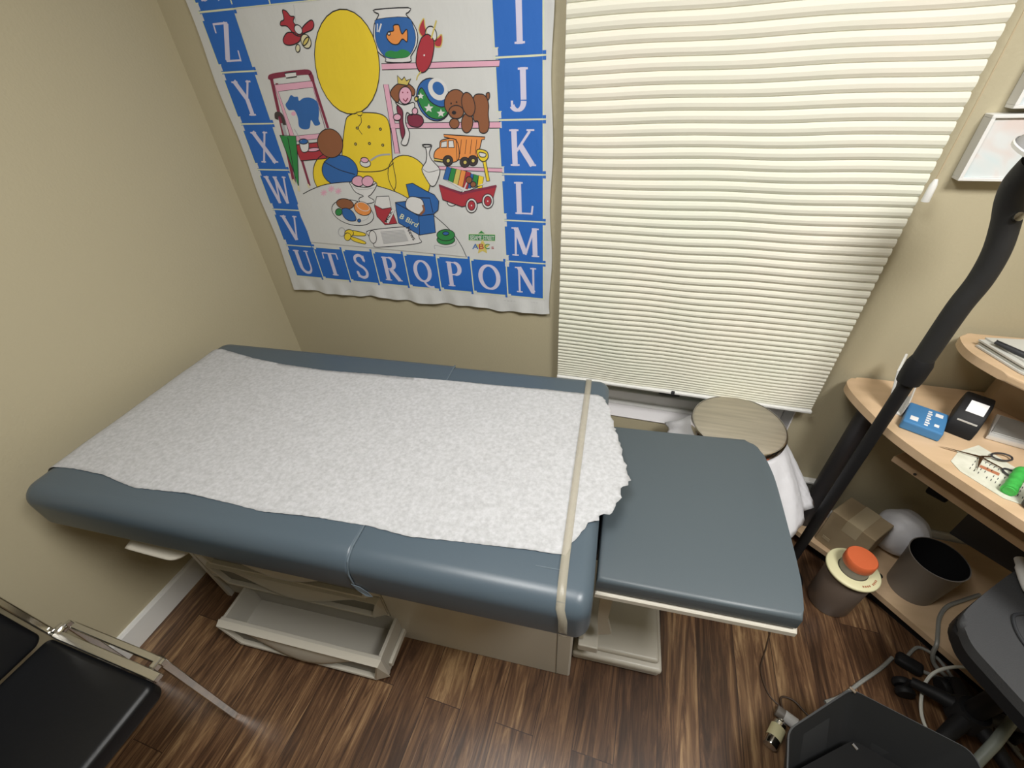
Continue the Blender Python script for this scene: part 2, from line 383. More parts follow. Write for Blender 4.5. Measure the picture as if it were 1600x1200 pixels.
bm = B(); tube(bm, [(BX1 + .010 + .0015 * math.sin(z * 9), BY - .016, z) for z in [1.335 + k * .05 for k in range(16)] + [BZ1 + .01]], .0016, 6); part('lift_cord', bm, 'tape', rt)
bm = B(); lathe(bm, [(0, -.027), (.0085, -.025), (.0075, .012), (.004, .024), (0, .026)], (BX1 + .010, BY - .016, 1.318), 14); part('cord_tassel', bm, 'white', rt, True)
bm = B(); box(bm, .16, .172, BY - .016, BY - .008, BZ0 - .0005, BZ0 + .014, .002); part('rail_clip', bm, 'dark', rt)

# ------------------------------------------------------------------ alphabet sheet (flat print on cloth)
PY = 1.358
def ray_wall(px, py, y=PY):
    a, b_ = (px - 800) / F, (py - 600) / F
    d = RT * a + DN * b_ + FW
    k = y / d.y
    return (d.x * k, CAM.z + d.z * k)
PC = {}
pmats = []; pidx = {}
def pcol(name, col):
    mm = mat('print ' + name, col, 0.62, spec=0.35)
    bump(mm, 7, 0.5, 0.012, 5, (1.3, 1, .8))
    pidx[name] = len(pmats); pmats.append(mm)
for n_, c_ in dict(cloth=(0.56, 0.57, 0.565), blue=(0.022, 0.125, 0.46), sep=(0.60, 0.63, 0.44), letter=(0.56, 0.54, 0.68), yellow=(0.72, 0.54, 0.035),
                   ink=(0.02, 0.02, 0.025), red=(0.36, 0.035, 0.05), maroon=(0.20, 0.03, 0.06), pink=(0.66, 0.36, 0.47), brown=(0.24, 0.095, 0.045), orange=(0.70, 0.26, 0.07),
                   green=(0.03, 0.22, 0.06), dblue=(0.03, 0.12, 0.36), white=(0.62, 0.62, 0.62), tan=(0.55, 0.45, 0.12), grey=(0.35, 0.36, 0.38), sand=(0.62, 0.58, 0.38), dark=(0.05, 0.04, 0.04)).items(): pcol(n_, c_)
pb = B(); OPS = []
def pfill(pts, col, lay): OPS.append((lay, [[tuple(p) for p in pts]], col))
def pstroke(pts, wd, col, lay, closed=False):
    P = [Vector((p[0], p[1])) for p in pts]
    if closed: P = P + [P[0]]
    n = len(P)
    L, Rr = [], []
    for i in range(n):
        if closed: a, b_ = P[(i - 1) % (n - 1)] if i not in (0, n - 1) else P[n - 2], P[(i + 1) % (n - 1)] if i not in (0, n - 1) else P[1]
        else: a, b_ = P[max(i - 1, 0)], P[min(i + 1, n - 1)]
        t = b_ - a
        if t.length < 1e-9: t = Vector((1, 0))
        t.normalize(); nn = Vector((-t.y, t.x)); wv = (wd[i] if isinstance(wd, list) else wd) / 2
        L.append(P[i] + nn * wv); Rr.append(P[i] - nn * wv)
    OPS.append((lay, [[tuple(L[i]), tuple(L[i + 1]), tuple(Rr[i + 1]), tuple(Rr[i])] for i in range(n - 1)], col))
def pflush():
    """stack the printed inks: each shape lies just above whatever it overlaps"""
    done = []
    for lay, polys, col in sorted(OPS, key=lambda o: o[0]):
        xs = [p[0] for q in polys for p in q]; zs = [p[1] for q in polys for p in q]
        bb = (min(xs), max(xs), min(zs), max(zs)); lv = 1
        for b2_, l2 in done:
            if b2_[0] < bb[1] and b2_[1] > bb[0] and b2_[2] < bb[3] and b2_[3] > bb[2]: lv = max(lv, l2 + 1)
        done.append((bb, lv)); y = PY - lv * 0.00007
        for q in polys:
            try: pb.faces.new([pb.verts.new((p[0], y, p[1])) for p in q]).material_index = pidx[col]
            except ValueError: pass
# cells
GX0, GX1 = -1.390, -0.327; CW = (GX1 - GX0) / 8
GZ = [0.921, 1.052, 1.190, 1.328, 1.470, 1.612, 1.759, 1.900]
GL, GR = GX0 + CW, GX1 - CW
def rect(x0, x1, z0, z1, col, lay): pfill([(x0, z0), (x1, z0), (x1, z1), (x0, z1)], col, lay)
g_ = .0022
def cell(ci, ri):
    x0 = GX0 + CW * ci; rect(x0 + g_, x0 + CW - g_, GZ[ri] + g_, GZ[ri + 1] - g_, 'blue', 2)
rect(GX0 - .002, GX1 + .002, GZ[0] - .002, GZ[1], 'sep', 1); rect(GX0 - .002, GX1 + .002, GZ[6], GZ[7] + .002, 'sep', 1)
rect(GX0 - .002, GL, GZ[1], GZ[6], 'sep', 1); rect(GR, GX1 + .002, GZ[1], GZ[6], 'sep', 1)
for c_ in range(8): cell(c_, 0); cell(c_, 6)
for r_i in range(1, 6): cell(0, r_i); cell(7, r_i)
# puzzle notches at the joints
for r_i in range(1, 7):
    z = GZ[r_i]
    for x, s in ((GX0, -1), (GR, -1)):
        rect(x - .004, x + .010, z + .004, z + .020, 'cloth' if x != GR else 'cloth', 3); rect(x - .004, x + .012, z + .0195, z + .0215, 'sep', 4)
        rect(x - .004, x + .010, z - .020, z - .004, 'cloth', 3)
    for x in (GX1, GL):
        rect(x - .002, x + .0075, z + .002, z + .010, 'blue', 3); rect(x - .002, x + .0075, z - .010, z - .002, 'blue', 3)
        rect(x - .006, x + .009, z - .0015, z + .0015, 'sep', 4)
for c_ in range(1, 8):
    x = GX0 + CW * c_
    for z, s in ((GZ[0], -1), (GZ[1], 1)):
        rect(x - .010, x - .002, z - (.007 if s < 0 else .002), z + (.002 if s < 0 else .007), 'blue', 3)
        rect(x + .002, x + .012, z - (.001 if s < 0 else .008), z + (.008 if s < 0 else .001), 'sep', 4)
        rect(x + .0035, x + .012, z - (.003 if s < 0 else .0065), z + (.0065 if s < 0 else .003), 'cloth', 5)
# serif letters, drawn in a 0..1 x 0..1 box: strokes (points, width) ; T thick, t thin
T, t_ = .17, .075
def arc(cx, cy, rx, ry, a0, a1, n=18): return [(cx + rx * math.cos(R_(a0 + (a1 - a0) * k / n)), cy + ry * math.sin(R_(a0 + (a1 - a0) * k / n))) for k in range(n + 1)]
def aw(a0, a1, n=18, thick=T, thin=t_): return [thin + (thick - thin) * abs(math.cos(R_(a0 + (a1 - a0) * k / n))) for k in range(n + 1)]
def ser(x, y, wd=.34): return ([(x - wd / 2, y), (x + wd / 2, y)], .055)
GLY = {
 'I': [([(.5, 0), (.5, 1)], T), ser(.5, .03), ser(.5, .97)],
 'J': [([(.58, .25), (.58, 1)], T), (arc(.36, .22, .22, .22, 0, -150), aw(0, -150)), ser(.58, .97), ([(.13, .17), (.21, .17)], .13)],
 'K': [([(.2, 0), (.2, 1)], T), ser(.2, .03), ser(.2, .97), ([(.28, .42), (.78, .95)], t_), ([(.42, .56), (.86, .02)], T), ser(.80, .97, .28), ser(.86, .03, .26)],
 'L': [([(.3, 0), (.3, 1)], T), ser(.3, .97), ([(.14, .03), (.82, .03)], .06), ([(.79, .0), (.84, .28)], .07)],
 'M': [([(.14, 0), (.17, 1)], t_), ([(.18, .98), (.5, .1)], T), ([(.5, .06), (.82, .98)], t_), ([(.86, 0), (.84, 1)], T), ser(.13, .03, .24), ser(.87, .03, .28), ser(.12, .97, .2), ser(.90, .97, .2)],
 'N': [([(.2, 0), (.2, 1)], t_), ([(.2, .98), (.82, .04)], T), ([(.82, .0), (.82, 1)], t_), ser(.2, .03, .26), ser(.13, .97, .22), ser(.82, .97, .26)],
 'O': [(arc(.5, .5, .36, .46, 0, 360, 32), aw(0, 360, 32))],
 'P': [([(.26, 0), (.26, 1)], T), ser(.26, .03), ([(.12, .97), (.5, .97)], .055), (arc(.5, .73, .24, .24, 90, -90), aw(90, -90)), ([(.3, .49), (.5, .49)], .055)],
 'Q': [(arc(.5, .52, .36, .44, 0, 360, 32), aw(0, 360, 32)), (cat([(.5, .1), (.62, -.08), (.8, -.16), (.98, -.14)], 5), .10)],
 'R': [([(.24, 0), (.24, 1)], T), ser(.24, .03), ([(.10, .97), (.48, .97)], .055), (arc(.48, .74, .22, .23, 90, -90), aw(90, -90)), ([(.3, .51), (.48, .51)], .055), ([(.46, .5), (.84, .03)], T), ser(.88, .03, .2)],
 'S': [(cat([(.74, .74), (.66, .92), (.48, .97), (.28, .88), (.26, .70), (.42, .56), (.62, .45), (.74, .28), (.68, .10), (.48, .03), (.28, .10), (.22, .28)], 4), .12), ([(.75, .70), (.75, .97)], .05), ([(.22, .03), (.22, .30)], .05)],
 'T': [([(.5, 0), (.5, .97)], T), ser(.5, .03), ([(.12, .96), (.88, .96)], .06), ([(.12, .98), (.10, .72)], .06), ([(.88, .98), (.90, .72)], .06)],
 'U': [([(.2, .3), (.2, 1)], T), (arc(.49, .3, .29, .28, 180, 360), [T + (t_ - T) * k / 18 for k in range(19)]), ([(.78, .3), (.78, 1)], t_), ser(.2, .97), ser(.78, .97, .26)],
 'V': [([(.16, 1), (.5, .03)], T), ([(.5, .03), (.82, 1)], t_), ser(.17, .97, .32), ser(.82, .97, .24)],
 'W': [([(.08, 1), (.32, .03)], T * .85), ([(.32, .03), (.5, .95)], t_), ([(.48, .97), (.7, .03)], T * .85), ([(.7, .03), (.92, 1)], t_), ser(.09, .97, .24), ser(.50, .97, .2), ser(.92, .97, .18)],
 'X': [([(.18, 1), (.82, 0)], T), ([(.2, 0), (.8, 1)], t_), ser(.2, .97, .3), ser(.8, .97, .24), ser(.2, .03, .24), ser(.82, .03, .3)],
 'Y': [([(.16, 1), (.5, .48)], T), ([(.5, .48), (.84, 1)], t_), ([(.5, 0), (.5, .5)], T), ser(.5, .03), ser(.17, .97, .3), ser(.84, .97, .24)],
 'Z': [([(.16, .96), (.82, .96)], .06), ([(.76, .97), (.22, .03)], T), ([(.16, .03), (.84, .03)], .06), ([(.17, .98), (.14, .74)], .06), ([(.84, .0), (.88, .28)], .06)],
 'A': [([(.14, 0), (.48, 1)], t_), ([(.46, 1), (.86, 0)], T), ([(.28, .36), (.66, .36)], .06), ser(.14, .03, .26), ser(.86, .03, .28)],
 'B': [([(.24, 0), (.24, 1)], T), ([(.1, .97), (.5, .97)], .055), ([(.1, .03), (.5, .03)], .055), (arc(.48, .76, .2, .21, 90, -90), aw(90, -90)), (arc(.5, .29, .26, .26, 90, -90), aw(90, -90))],
 'C': [(arc(.54, .5, .36, .46, 40, 320, 26), aw(40, 320, 26)), ([(.82, .66), (.82, .94)], .05)],
 'D': [([(.22, 0), (.22, 1)], T), ([(.1, .97), (.45, .97)], .055), ([(.1, .03), (.45, .03)], .055), (arc(.42, .5, .4, .47, 90, -90), aw(90, -90))],
 'E': [([(.24, 0), (.24, 1)], T), ([(.1, .97), (.78, .97)], .06), ([(.1, .03), (.82, .03)], .06), ([(.26, .52), (.62, .52)], .055), ([(.78, .98), (.8, .76)], .05), ([(.82, .0), (.85, .26)], .05)],
 'F': [([(.26, 0), (.26, 1)], T), ser(.26, .03), ([(.1, .97), (.8, .97)], .06), ([(.28, .52), (.62, .52)], .055), ([(.8, .98), (.82, .76)], .05)],
 'G': [(arc(.52, .5, .36, .46, 45, 340, 26), aw(45, 340, 26)), ([(.84, .06), (.84, .42)], T), ser(.82, .43, .28)],
 'H': [([(.2, 0), (.2, 1)], T), ([(.8, 0), (.8, 1)], T), ([(.2, .5), (.8, .5)], .055), ser(.2, .03), ser(.2, .97), ser(.8, .03), ser(.8, .97)],
}
def glyph(ch, cx, cz, wdt, hgt, col='letter', lay=5, bold=1.28):
    for pts, wd in GLY[ch]:
        s = hgt * .95
        # widths in letter heights
        pw = [(cx + (x - .5) * wdt, cz + (y - .5) * hgt) for x, y in pts]
        f_ = lambda v: v * s * .82 * (bold if v > .07 else 1.1)
        W = [f_(v) for v in wd] if isinstance(wd, list) else f_(wd)
        pstroke(pw, W, col, lay); 
LH, LW = .096, .082
order = {}
for i, ch in enumerate('UTSRQPON'): order[(i, 0)] = ch
for i, ch in enumerate('VWXYZ'): order[(0, i + 1)] = ch
for i, ch in enumerate('MLKJI'): order[(7, i + 1)] = ch
for i, ch in enumerate('ABCDEFGH'): order[(i, 6)] = ch
for (ci, ri), ch in order.items():
    cx = GX0 + CW * (ci + .5) + (.004 if ci == 7 else 0); cz = (GZ[ri] + GZ[ri + 1]) / 2
    glyph(ch, cx, cz, LW * (1.15 if ch in 'MWO' else 1), LH if ch != 'Q' else LH * .95)
# picture: coordinates as measured, four local frames
def fa(p): return ray_wall(280 + p[0] / 2.4, p[1] / 2.4)
def fb(p): return ray_wall(400 + p[0] / 4, p[1] / 4)
def fc(p): return ray_wall(560 + p[0] / 5, p[1] / 5)
def fd(p): return ray_wall(480 + p[0] / 5, 200 + p[1] / 5)
LN = .0026
def shp(fr, pts, col, lay, line='ink', smooth=True, lw=LN, n=5, closed=True):
    P = [(q.x, q.y) for q in cat([Vector((a, b_)) for a, b_ in pts], n, True)] if smooth else pts
    Q = [fr(p) for p in P]
    if col: pfill(Q, col, lay)
    if line: pstroke(Q, lw, line, lay + .5, True)
def ln(fr, pts, lay, col='ink', lw=LN, smooth=True):
    P = [(q.x, q.y) for q in cat([Vector((a, b_)) for a, b_ in pts], 5)] if smooth else pts
    pstroke([fr(p) for p in P], lw, col, lay)
def ell(fr, cx, cy, rx, ry, col, lay, rot=0, line='ink', lw=LN, n=28):
    P = []
    for k in range(n):
        a = 2 * PI * k / n; x, y = rx * math.cos(a), ry * math.sin(a)
        P.append((cx + x * math.cos(R_(rot)) - y * math.sin(R_(rot)), cy + x * math.sin(R_(rot)) + y * math.cos(R_(rot))))
    shp(fr, P, col, lay, line, False, lw)
# plain yellow round balloon and plain yellow armchair behind the table
ell(fb, 570, 385, 200, 330, 'yellow', 6, -8)
ln(fb, [(650, 712), (660, 760), (640, 800), (665, 840)], 7, 'ink', .002)
shp(fb, [(628, 702), (668, 696), (660, 722), (640, 722)], 'yellow', 7, smooth=False)
ell(fa, 565, 655, 62, 80, 'yellow', 6.0, -10); ell(fa, 862, 668, 72, 92, 'yellow', 6.2, -35)
shp(fa, [(622, 470), (640, 432), (700, 422), (765, 432), (790, 475), (800, 600), (812, 700), (760, 745), (640, 720), (612, 600)], 'yellow', 6.1)
ln(fa, [(612, 600), (660, 640), (760, 640), (805, 610)], 7)
for x_, y_ in ((668, 480), (712, 476), (755, 484), (662, 540), (714, 538), (764, 544)): ell(fa, x_, y_, 4, 4, 'tan', 7, 0)
# blue and brown round cushions on the chair
ell(fb, 525, 1065, 112, 95, 'dblue', 8, 10); ell(fb, 465, 895, 78, 92, 'brown', 9, -20); ln(fb, [(425, 1010), (520, 1060), (620, 1090)], 9)
# shelves
for P in ([(180, 498), (1105, 470), (1100, 518), (185, 545)], [(285, 962), (1110, 952), (1110, 1000), (290, 1003)], ):
    shp(fc, P, 'pink', 3, 'ink', False, .0015)
shp(fc, [(195, 660), (235, 660), (325, 1200), (285, 1200)], 'pink', 2, 'ink', False, .0015)
shp(fd, [(655, 0), (690, 0), (720, 190), (685, 195)], 'pink', 2, 'ink', False, .0015)
shp(fd, [(870, 292), (1525, 315), (1525, 345), (880, 318)], 'pink', 3, 'ink', False, .0015)
# plane
shp(fb, [(165, 65), (190, 70), (215, 100), (240, 105), (235, 140), (290, 200), (280, 225), (240, 215), (195, 165), (155, 160), (155, 135), (175, 120)], 'red', 4)
shp(fb, [(180, 275), (170, 245), (195, 205), (240, 205), (260, 220), (300, 160), (345, 125), (362, 150), (350, 185), (290, 215), (270, 260), (220, 282)], 'red', 4)
ell(fb, 313, 258, 30, 46, 'sand', 5, -20); ell(fb, 313, 258, 12, 30, 'tan', 6, 30); ell(fb, 265, 185, 22, 32, 'white', 6, -30); ell(fb, 262, 302, 14, 24, 'sand', 5)
ln(fb, [(235, 30), (252, 160)], 5, 'grey', .0012)
# easel with a blue animal painting
for a, b_, wl in (([(95, 485), (235, 1130)], 'maroon', .012), ([(330, 455), (360, 520), (450, 800)], 'maroon', .010)):
    ln(fb, a, 3, b_, wl, False)
ln(fb, [(88, 500), (110, 475), (310, 450), (345, 470), (355, 510)], 5, 'maroon', .013)
ln(fb, [(130, 520), (220, 860)], 4, 'maroon', .010, False)
ln(fb, [(275, 960), (335, 1160)], 3, 'maroon', .010, False)
shp(fb, [(180, 458), (250, 450), (255, 478), (190, 488)], 'white', 7, 'ink', False)
shp(fb, [(115, 530), (350, 505), (450, 860), (225, 885)], 'pink', 4, 'ink', False, .0015)
shp(fb, [(140, 572), (355, 545), (440, 830), (240, 850)], 'cloth', 5, 'ink', False, .0015)
shp(fb, [(185, 655), (200, 630), (218, 595), (240, 605), (262, 605), (270, 630), (300, 612), (345, 612), (385, 640), (395, 700), (392, 745), (402, 775), (370, 785), (345, 750), (335, 800), (300, 808), (270, 790), (262, 735), (240, 690), (205, 688)], 'dblue', 6, None)
ell(fb, 235, 710, 14, 14, 'pink', 7, 0, None)
shp(fb, [(250, 905), (430, 885), (470, 960), (440, 990), (280, 1005), (262, 960)], 'red', 6, 'ink', False); ell(fb, 360, 935, 40, 12, 'pink', 7, -5)
shp(fb, [(275, 890), (325, 880), (328, 940), (290, 948)], 'white', 8); ell(fb, 298, 884, 28, 16, 'dblue', 9, 0, 'ink'); ln(fb, [(240, 805), (285, 880)], 9, 'grey', .003)
# umbrella
shp(fb, [(150, 845), (250, 850), (262, 1000), (268, 1170), (225, 1040)], 'green', 8, 'ink', False); ln(fb, [(200, 860), (250, 1140)], 9)
ln(fb, [(188, 850), (165, 770)], 8, 'grey', .012, False); ln(fb, [(180, 780), (160, 720), (130, 715), (130, 745)], 8, 'dark', .013)
for a, b_ in (((232, 1120), (242, 1150)), ((325, 1150), (335, 1175)), ((265, 1160), (270, 1195))): ln(fb, [a, b_], 9, 'sand', .008, False)
# fish bowl
shp(fc, [(132, 75), (390, 60), (393, 95), (372, 112), (420, 170), (462, 260), (455, 360), (410, 440), (400, 485), (222, 485), (215, 455), (150, 400), (120, 300), (125, 190), (160, 115), (138, 100)], 'white', 4, 'ink', True, LN, 3)
shp(fc, [(150, 150), (380, 135), (430, 210), (448, 290), (435, 370), (390, 440), (310, 455), (220, 450), (160, 380), (133, 290), (135, 200)], 'dblue', 5, 'ink', True, .0012, 3)
shp(fc, [(215, 440), (215, 410), (250, 395), (300, 402), (340, 385), (390, 400), (405, 425), (370, 448), (290, 455)], 'green', 6, None)
shp(fc, [(220, 290), (235, 250), (275, 240), (275, 200), (315, 195), (330, 240), (345, 265), (380, 230), (382, 325), (345, 305), (310, 345), (260, 340)], 'orange', 7)
ell(fc, 240, 262, 11, 13, 'white', 8); ln(fc, [(150, 185), (148, 250)], 7, 'white', .003); ln(fc, [(180, 185), (160, 250)], 7, 'white', .004)
# rocket
shp(fc, [(500, 290), (545, 268), (590, 320), (585, 420), (560, 510), (520, 560), (480, 560), (452, 500), (458, 410), (480, 330)], 'red', 6)
shp(fc, [(510, 145), (520, 200), (535, 270), (505, 290), (475, 250), (478, 200)], 'red', 5, 'tan'); shp(fc, [(650, 270), (655, 320), (640, 365), (600, 360), (595, 320), (625, 290)], 'red', 5, 'tan')
shp(fc, [(525, 270), (540, 215), (580, 210), (610, 260), (600, 320)], 'white', 5); ln(fc, [(610, 160), (570, 300)], 8, 'tan', .004); ln(fc, [(490, 560), (465, 590), (455, 625)], 8, 'tan', .003); ell(fc, 515, 432, 6, 8, 'white', 8, 0, None)
# doll in a robe
shp(fc, [(250, 720), (300, 660), (380, 650), (440, 700), (430, 750), (390, 720), (330, 740), (310, 800), (270, 770)], 'brown', 6)
ell(fc, 367, 745, 50, 68, 'pink', 7, 0); shp(fc, [(310, 655), (305, 590), (340, 625), (360, 600), (375, 630), (410, 615), (385, 668)], 'tan', 8, 'ink', False)
shp(fc, [(300, 830), (350, 850), (385, 1080), (370, 1130), (335, 1060), (320, 950)], 'maroon', 6)
shp(fc, [(290, 800), (360, 820), (430, 800), (440, 840), (420, 900), (380, 880), (370, 960), (400, 1040), (380, 1130), (335, 1120), (365, 1040), (350, 950), (345, 860)], 'white', 7)
shp(fc, [(385, 910), (430, 890), (490, 905), (510, 950), (480, 990), (430, 990), (395, 970)], 'maroon', 7); ell(fc, 443, 868, 22, 26, 'pink', 9); ell(fc, 305, 915, 30, 26, 'pink', 8); ell(fc, 453, 772, 14, 18, 'tan', 8)
ell(fc, 347, 722, 5, 6, 'maroon', 8, 0, None); ell(fc, 385, 722, 5, 6, 'maroon', 8, 0, None); ln(fc, [(350, 770), (370, 790), (388, 765)], 8, 'maroon', .003)
# ball
ell(fc, 588, 778, 128, 172, 'dblue', 4, -20); shp(fc, [(470, 720), (500, 690), (560, 790), (640, 835), (700, 830), (695, 890), (640, 930), (560, 915), (500, 850), (468, 780)], 'green', 5, 'ink')
ell(fc, 622, 697, 72, 92, 'white', 5, -30, None); ell(fc, 625, 690, 42, 55, 'dblue', 6, -30, None)
def star(fr, cx, cy, r, lay):
    shp(fr, [(cx + (r if k % 2 == 0 else r * .45) * math.sin(k * PI / 5), cy - (r if k % 2 == 0 else r * .45) * math.cos(k * PI / 5)) for k in range(10)], 'white', lay, None, False)
star(fc, 550, 845, 38, 6); star(fc, 645, 885, 34, 6); star(fc, 487, 750, 28, 6)
# toy dog
shp(fc, [(900, 760), (960, 735), (1000, 760), (1018, 820), (1015, 890), (1022, 980), (1000, 1035), (950, 1030), (935, 950), (900, 930)], 'brown', 6)
shp(fc, [(1000, 760), (1000, 730), (1022, 725), (1025, 760), (1010, 785)], 'brown', 5)
ell(fc, 850, 960, 45, 78, 'brown', 7, 5); ell(fc, 750, 965, 38, 40, 'brown', 6); ell(fc, 755, 800, 82, 102, 'brown', 8, 10); ell(fc, 860, 815, 50, 95, 'brown', 10, -12); ell(fc, 765, 875, 58, 52, 'brown', 9)
ell(fc, 748, 880, 14, 11, 'ink', 11); ell(fc, 768, 798, 6, 8, 'ink', 11, 0, None); ell(fc, 725, 808, 6, 8, 'ink', 11, 0, None)
# dump truck
shp(fd, [(1065, 50), (1390, 70), (1385, 88), (1365, 90), (1330, 240), (1170, 250), (1165, 90), (1070, 70)], 'orange', 5, 'ink', False)
for x in (1205, 1245, 1285, 1325): ln(fd, [(x, 90), (x - 12, 205)], 6, 'ink', .0016, False)
shp(fd, [(1035, 150), (1050, 95), (1165, 95), (1180, 250), (1060, 265), (995, 240), (995, 190), (1020, 160)], 'orange', 5); shp(fd, [(1048, 110), (1092, 100), (1092, 150), (1045, 152)], 'white', 6, 'ink', False); shp(fd, [(1105, 100), (1142, 98), (1148, 152), (1105, 152)], 'white', 6, 'ink', False)
for x, y in ((1100, 255), (1295, 255), (1232, 268)): ell(fd, x, y, 38, 40, 'dark', 7); ell(fd, x + 2, y, 15, 17, 'tan', 8)
shp(fd, [(992, 235), (1060, 248), (1060, 265), (992, 255)], 'tan', 8, 'ink', False)
# wagon and xylophone
shp(fd, [(1030, 445), (1200, 500), (1480, 450), (1450, 560), (1210, 615), (1060, 560)], 'red', 8, 'ink', False)
ln(fd, [(1032, 447), (1205, 512), (1480, 452)], 10, 'maroon', .007, False)
for i, cc in enumerate(('dblue', 'green', 'tan', 'orange', 'red')):
    x = 1062 + i * 38; shp(fd, [(x + 28, 300 + i * 9), (x + 66, 312 + i * 9), (x + 40, 412 + i * 17), (x, 398 + i * 17)], cc, 6, 'ink', False, .0014)
for i, cc in enumerate(('dblue', 'green', 'yellow')):
    x = 1260 + i * 40; shp(fd, [(x, 350 + i * 10), (x + 40, 362 + i * 10), (x + 18 + i * 4, 470), (x - 10, 470)], cc, 5, 'ink', False, .0014)
shp(fd, [(1080, 400), (1250, 480), (1380, 440), (1400, 420), (1240, 500)], 'white', 7, None, False)
ell(fd, 1265, 405, 24, 26, 'brown', 9); ell(fd, 1298, 440, 22, 22, 'brown', 9); ln(fd, [(1250, 420), (1215, 510)], 9, 'white', .004, False)
for x, y in ((1285, 605), (1412, 570)): ell(fd, x, y, 44, 56, 'white', 10); ell(fd, x, y, 28, 38, 'red', 11); ell(fd, x, y, 5, 6, 'white', 12, 0, None)
ell(fd, 1130, 580, 36, 30, 'white', 6)
ln(fd, [(1415, 415), (1385, 260)], 9, 'ink', .012, False); ln(fd, [(1415, 412), (1385, 262)], 10, 'yellow', .008, False)
shp(fd, [(1325, 180), (1350, 165), (1400, 180), (1415, 210), (1410, 240), (1380, 262), (1345, 240)], 'yellow', 11); shp(fd, [(1345, 190), (1395, 200), (1390, 225), (1352, 222)], 'white', 12)
# vase
shp(fd, [(900, 130), (970, 130), (968, 155), (955, 200), (975, 250), (1030, 310), (1035, 360), (1005, 440), (975, 455), (950, 430), (900, 340), (905, 300), (930, 260), (935, 200), (925, 155)], 'white', 7, 'ink', True, LN, 3); ell(fd, 936, 140, 32, 9, 'white', 9); ln(fd, [(905, 320), (950, 345), (1030, 325)], 9, 'ink', .0014)
# table top arc and things on it
arcp = [(-30, 515), (40, 478), (150, 440), (300, 422), (420, 425), (560, 455), (720, 510), (860, 595), (1000, 690), (1120, 800), (1200, 910), (1245, 1005)]
P = [(q.x, q.y) for q in cat([Vector(a) for a in arcp], 5)]
pfill([fd(p) for p in P] + [fd((1240, 1005)), fd((800, 962)), fd((30, 890)), fd((0, 800)), fd((-48, 690)), fd((-75, 600))], 'cloth', 10)
ln(fd, arcp, 11)
for cx, cy in ((132, 505), (190, 475), (245, 492)):
    for k in range(4): ln(fd, [(cx - 26 * math.cos(k * .8), cy - 26 * math.sin(k * .8)), (cx + 26 * math.cos(k * .8), cy + 26 * math.sin(k * .8))], 12, 'pink', .0035, False)
shp(fd, [(340, 420), (440, 400), (540, 425), (535, 470), (500, 520), (480, 535), (520, 560), (520, 580), (460, 590), (410, 570), (412, 545), (440, 530), (380, 500), (345, 450)], 'white', 12)
ell(fd, 400, 415, 48, 42, 'pink', 13); ell(fd, 475, 415, 45, 42, 'pink', 14); ln(fd, [(342, 425), (400, 455), (480, 460), (540, 430)], 15); ln(fd, [(350, 450), (420, 480), (530, 465)], 14, 'grey', .0015)
ell(fd, 455, 275, 42, 30, 'white', 10, 12); ell(fd, 450, 250, 30, 20, 'pink', 11, 10); ln(fd, [(495, 255), (560, 215), (650, 205)], 11, 'grey', .005)
ell(fd, 358, 660, 168, 95, 'cloth', 12, 15); ell(fd, 365, 660, 120, 62, None, 13, 15, 'grey', .0014)
ell(fd, 298, 592, 68, 40, 'brown', 14, 10); ell(fd, 435, 628, 70, 50, 'orange', 14, 25); ell(fd, 440, 612, 52, 30, 'orange', 15, 25, 'white', .002)
shp(fd, [(270, 640), (310, 625), (360, 655), (385, 715), (340, 725), (295, 700)], 'dblue', 15); ell(fd, 250, 655, 26, 28, 'green', 16, 30); ell(fd, 408, 722, 13, 13, 'dblue', 15)
shp(fd, [(545, 535), (640, 530), (655, 620), (705, 745), (610, 755), (548, 690), (528, 610)], 'red', 12, 'ink', False); shp(fd, [(545, 535), (640, 530), (658, 620), (590, 632), (530, 600)], 'white', 13, 'ink', False)
shp(fd, [(608, 735), (665, 630), (690, 640), (640, 745)], 'white', 14, 'ink', False, .0012)
# lunch box
shp(fd, [(690, 580), (790, 570), (800, 540), (775, 440), (825, 430), (930, 490), (995, 520), (1030, 570), (1025, 640), (990, 670), (1005, 815), (880, 835), (715, 740), (700, 650)], 'dblue', 13, 'ink', False)
ln(fd, [(690, 582), (875, 685), (880, 832)], 15, smooth=False); ln(fd, [(875, 685), (995, 670)], 15, smooth=False); ln(fd, [(800, 540), (960, 545), (985, 660)], 15, smooth=False)
shp(fd, [(780, 560), (820, 535), (895, 555), (915, 620), (880, 675), (780, 625)], 'white', 16); ln(fd, [(905, 600), (915, 640), (885, 675)], 17, 'brown', .008)
# newspaper
shp(fd, [(485, 800), (780, 770), (850, 790), (878, 860), (870, 900), (560, 930), (520, 905), (490, 850)], 'white', 12); ell(fd, 515, 850, 28, 50, 'white', 13, -10)
for k in range(9): ln(fd, [(575 + k * 3, 812 + k * 11), (760 + k * 4, 796 + k * 10)], 14, 'grey', .0022, False)
# keys
ell(fd, 272, 812, 26, 34, None, 12, 0, 'grey', .004); ell(fd, 330, 820, 34, 28, 'yellow', 13); shp(fd, [(350, 800), (450, 820), (448, 842), (350, 835)], 'yellow', 12); shp(fd, [(340, 845), (450, 885), (448, 905), (360, 880)], 'yellow', 12); ell(fd, 318, 848, 26, 30, 'yellow', 14)
# yo-yo
ell(fd, 1085, 872, 70, 38, 'green', 12); ell(fd, 1085, 835, 70, 44, 'green', 13); ell(fd, 1085, 822, 24, 14, 'dblue', 14); ln(fd, [(1165, 880), (1155, 915), (1080, 930), (1000, 915), (1000, 945)], 12, 'grey', .0025)
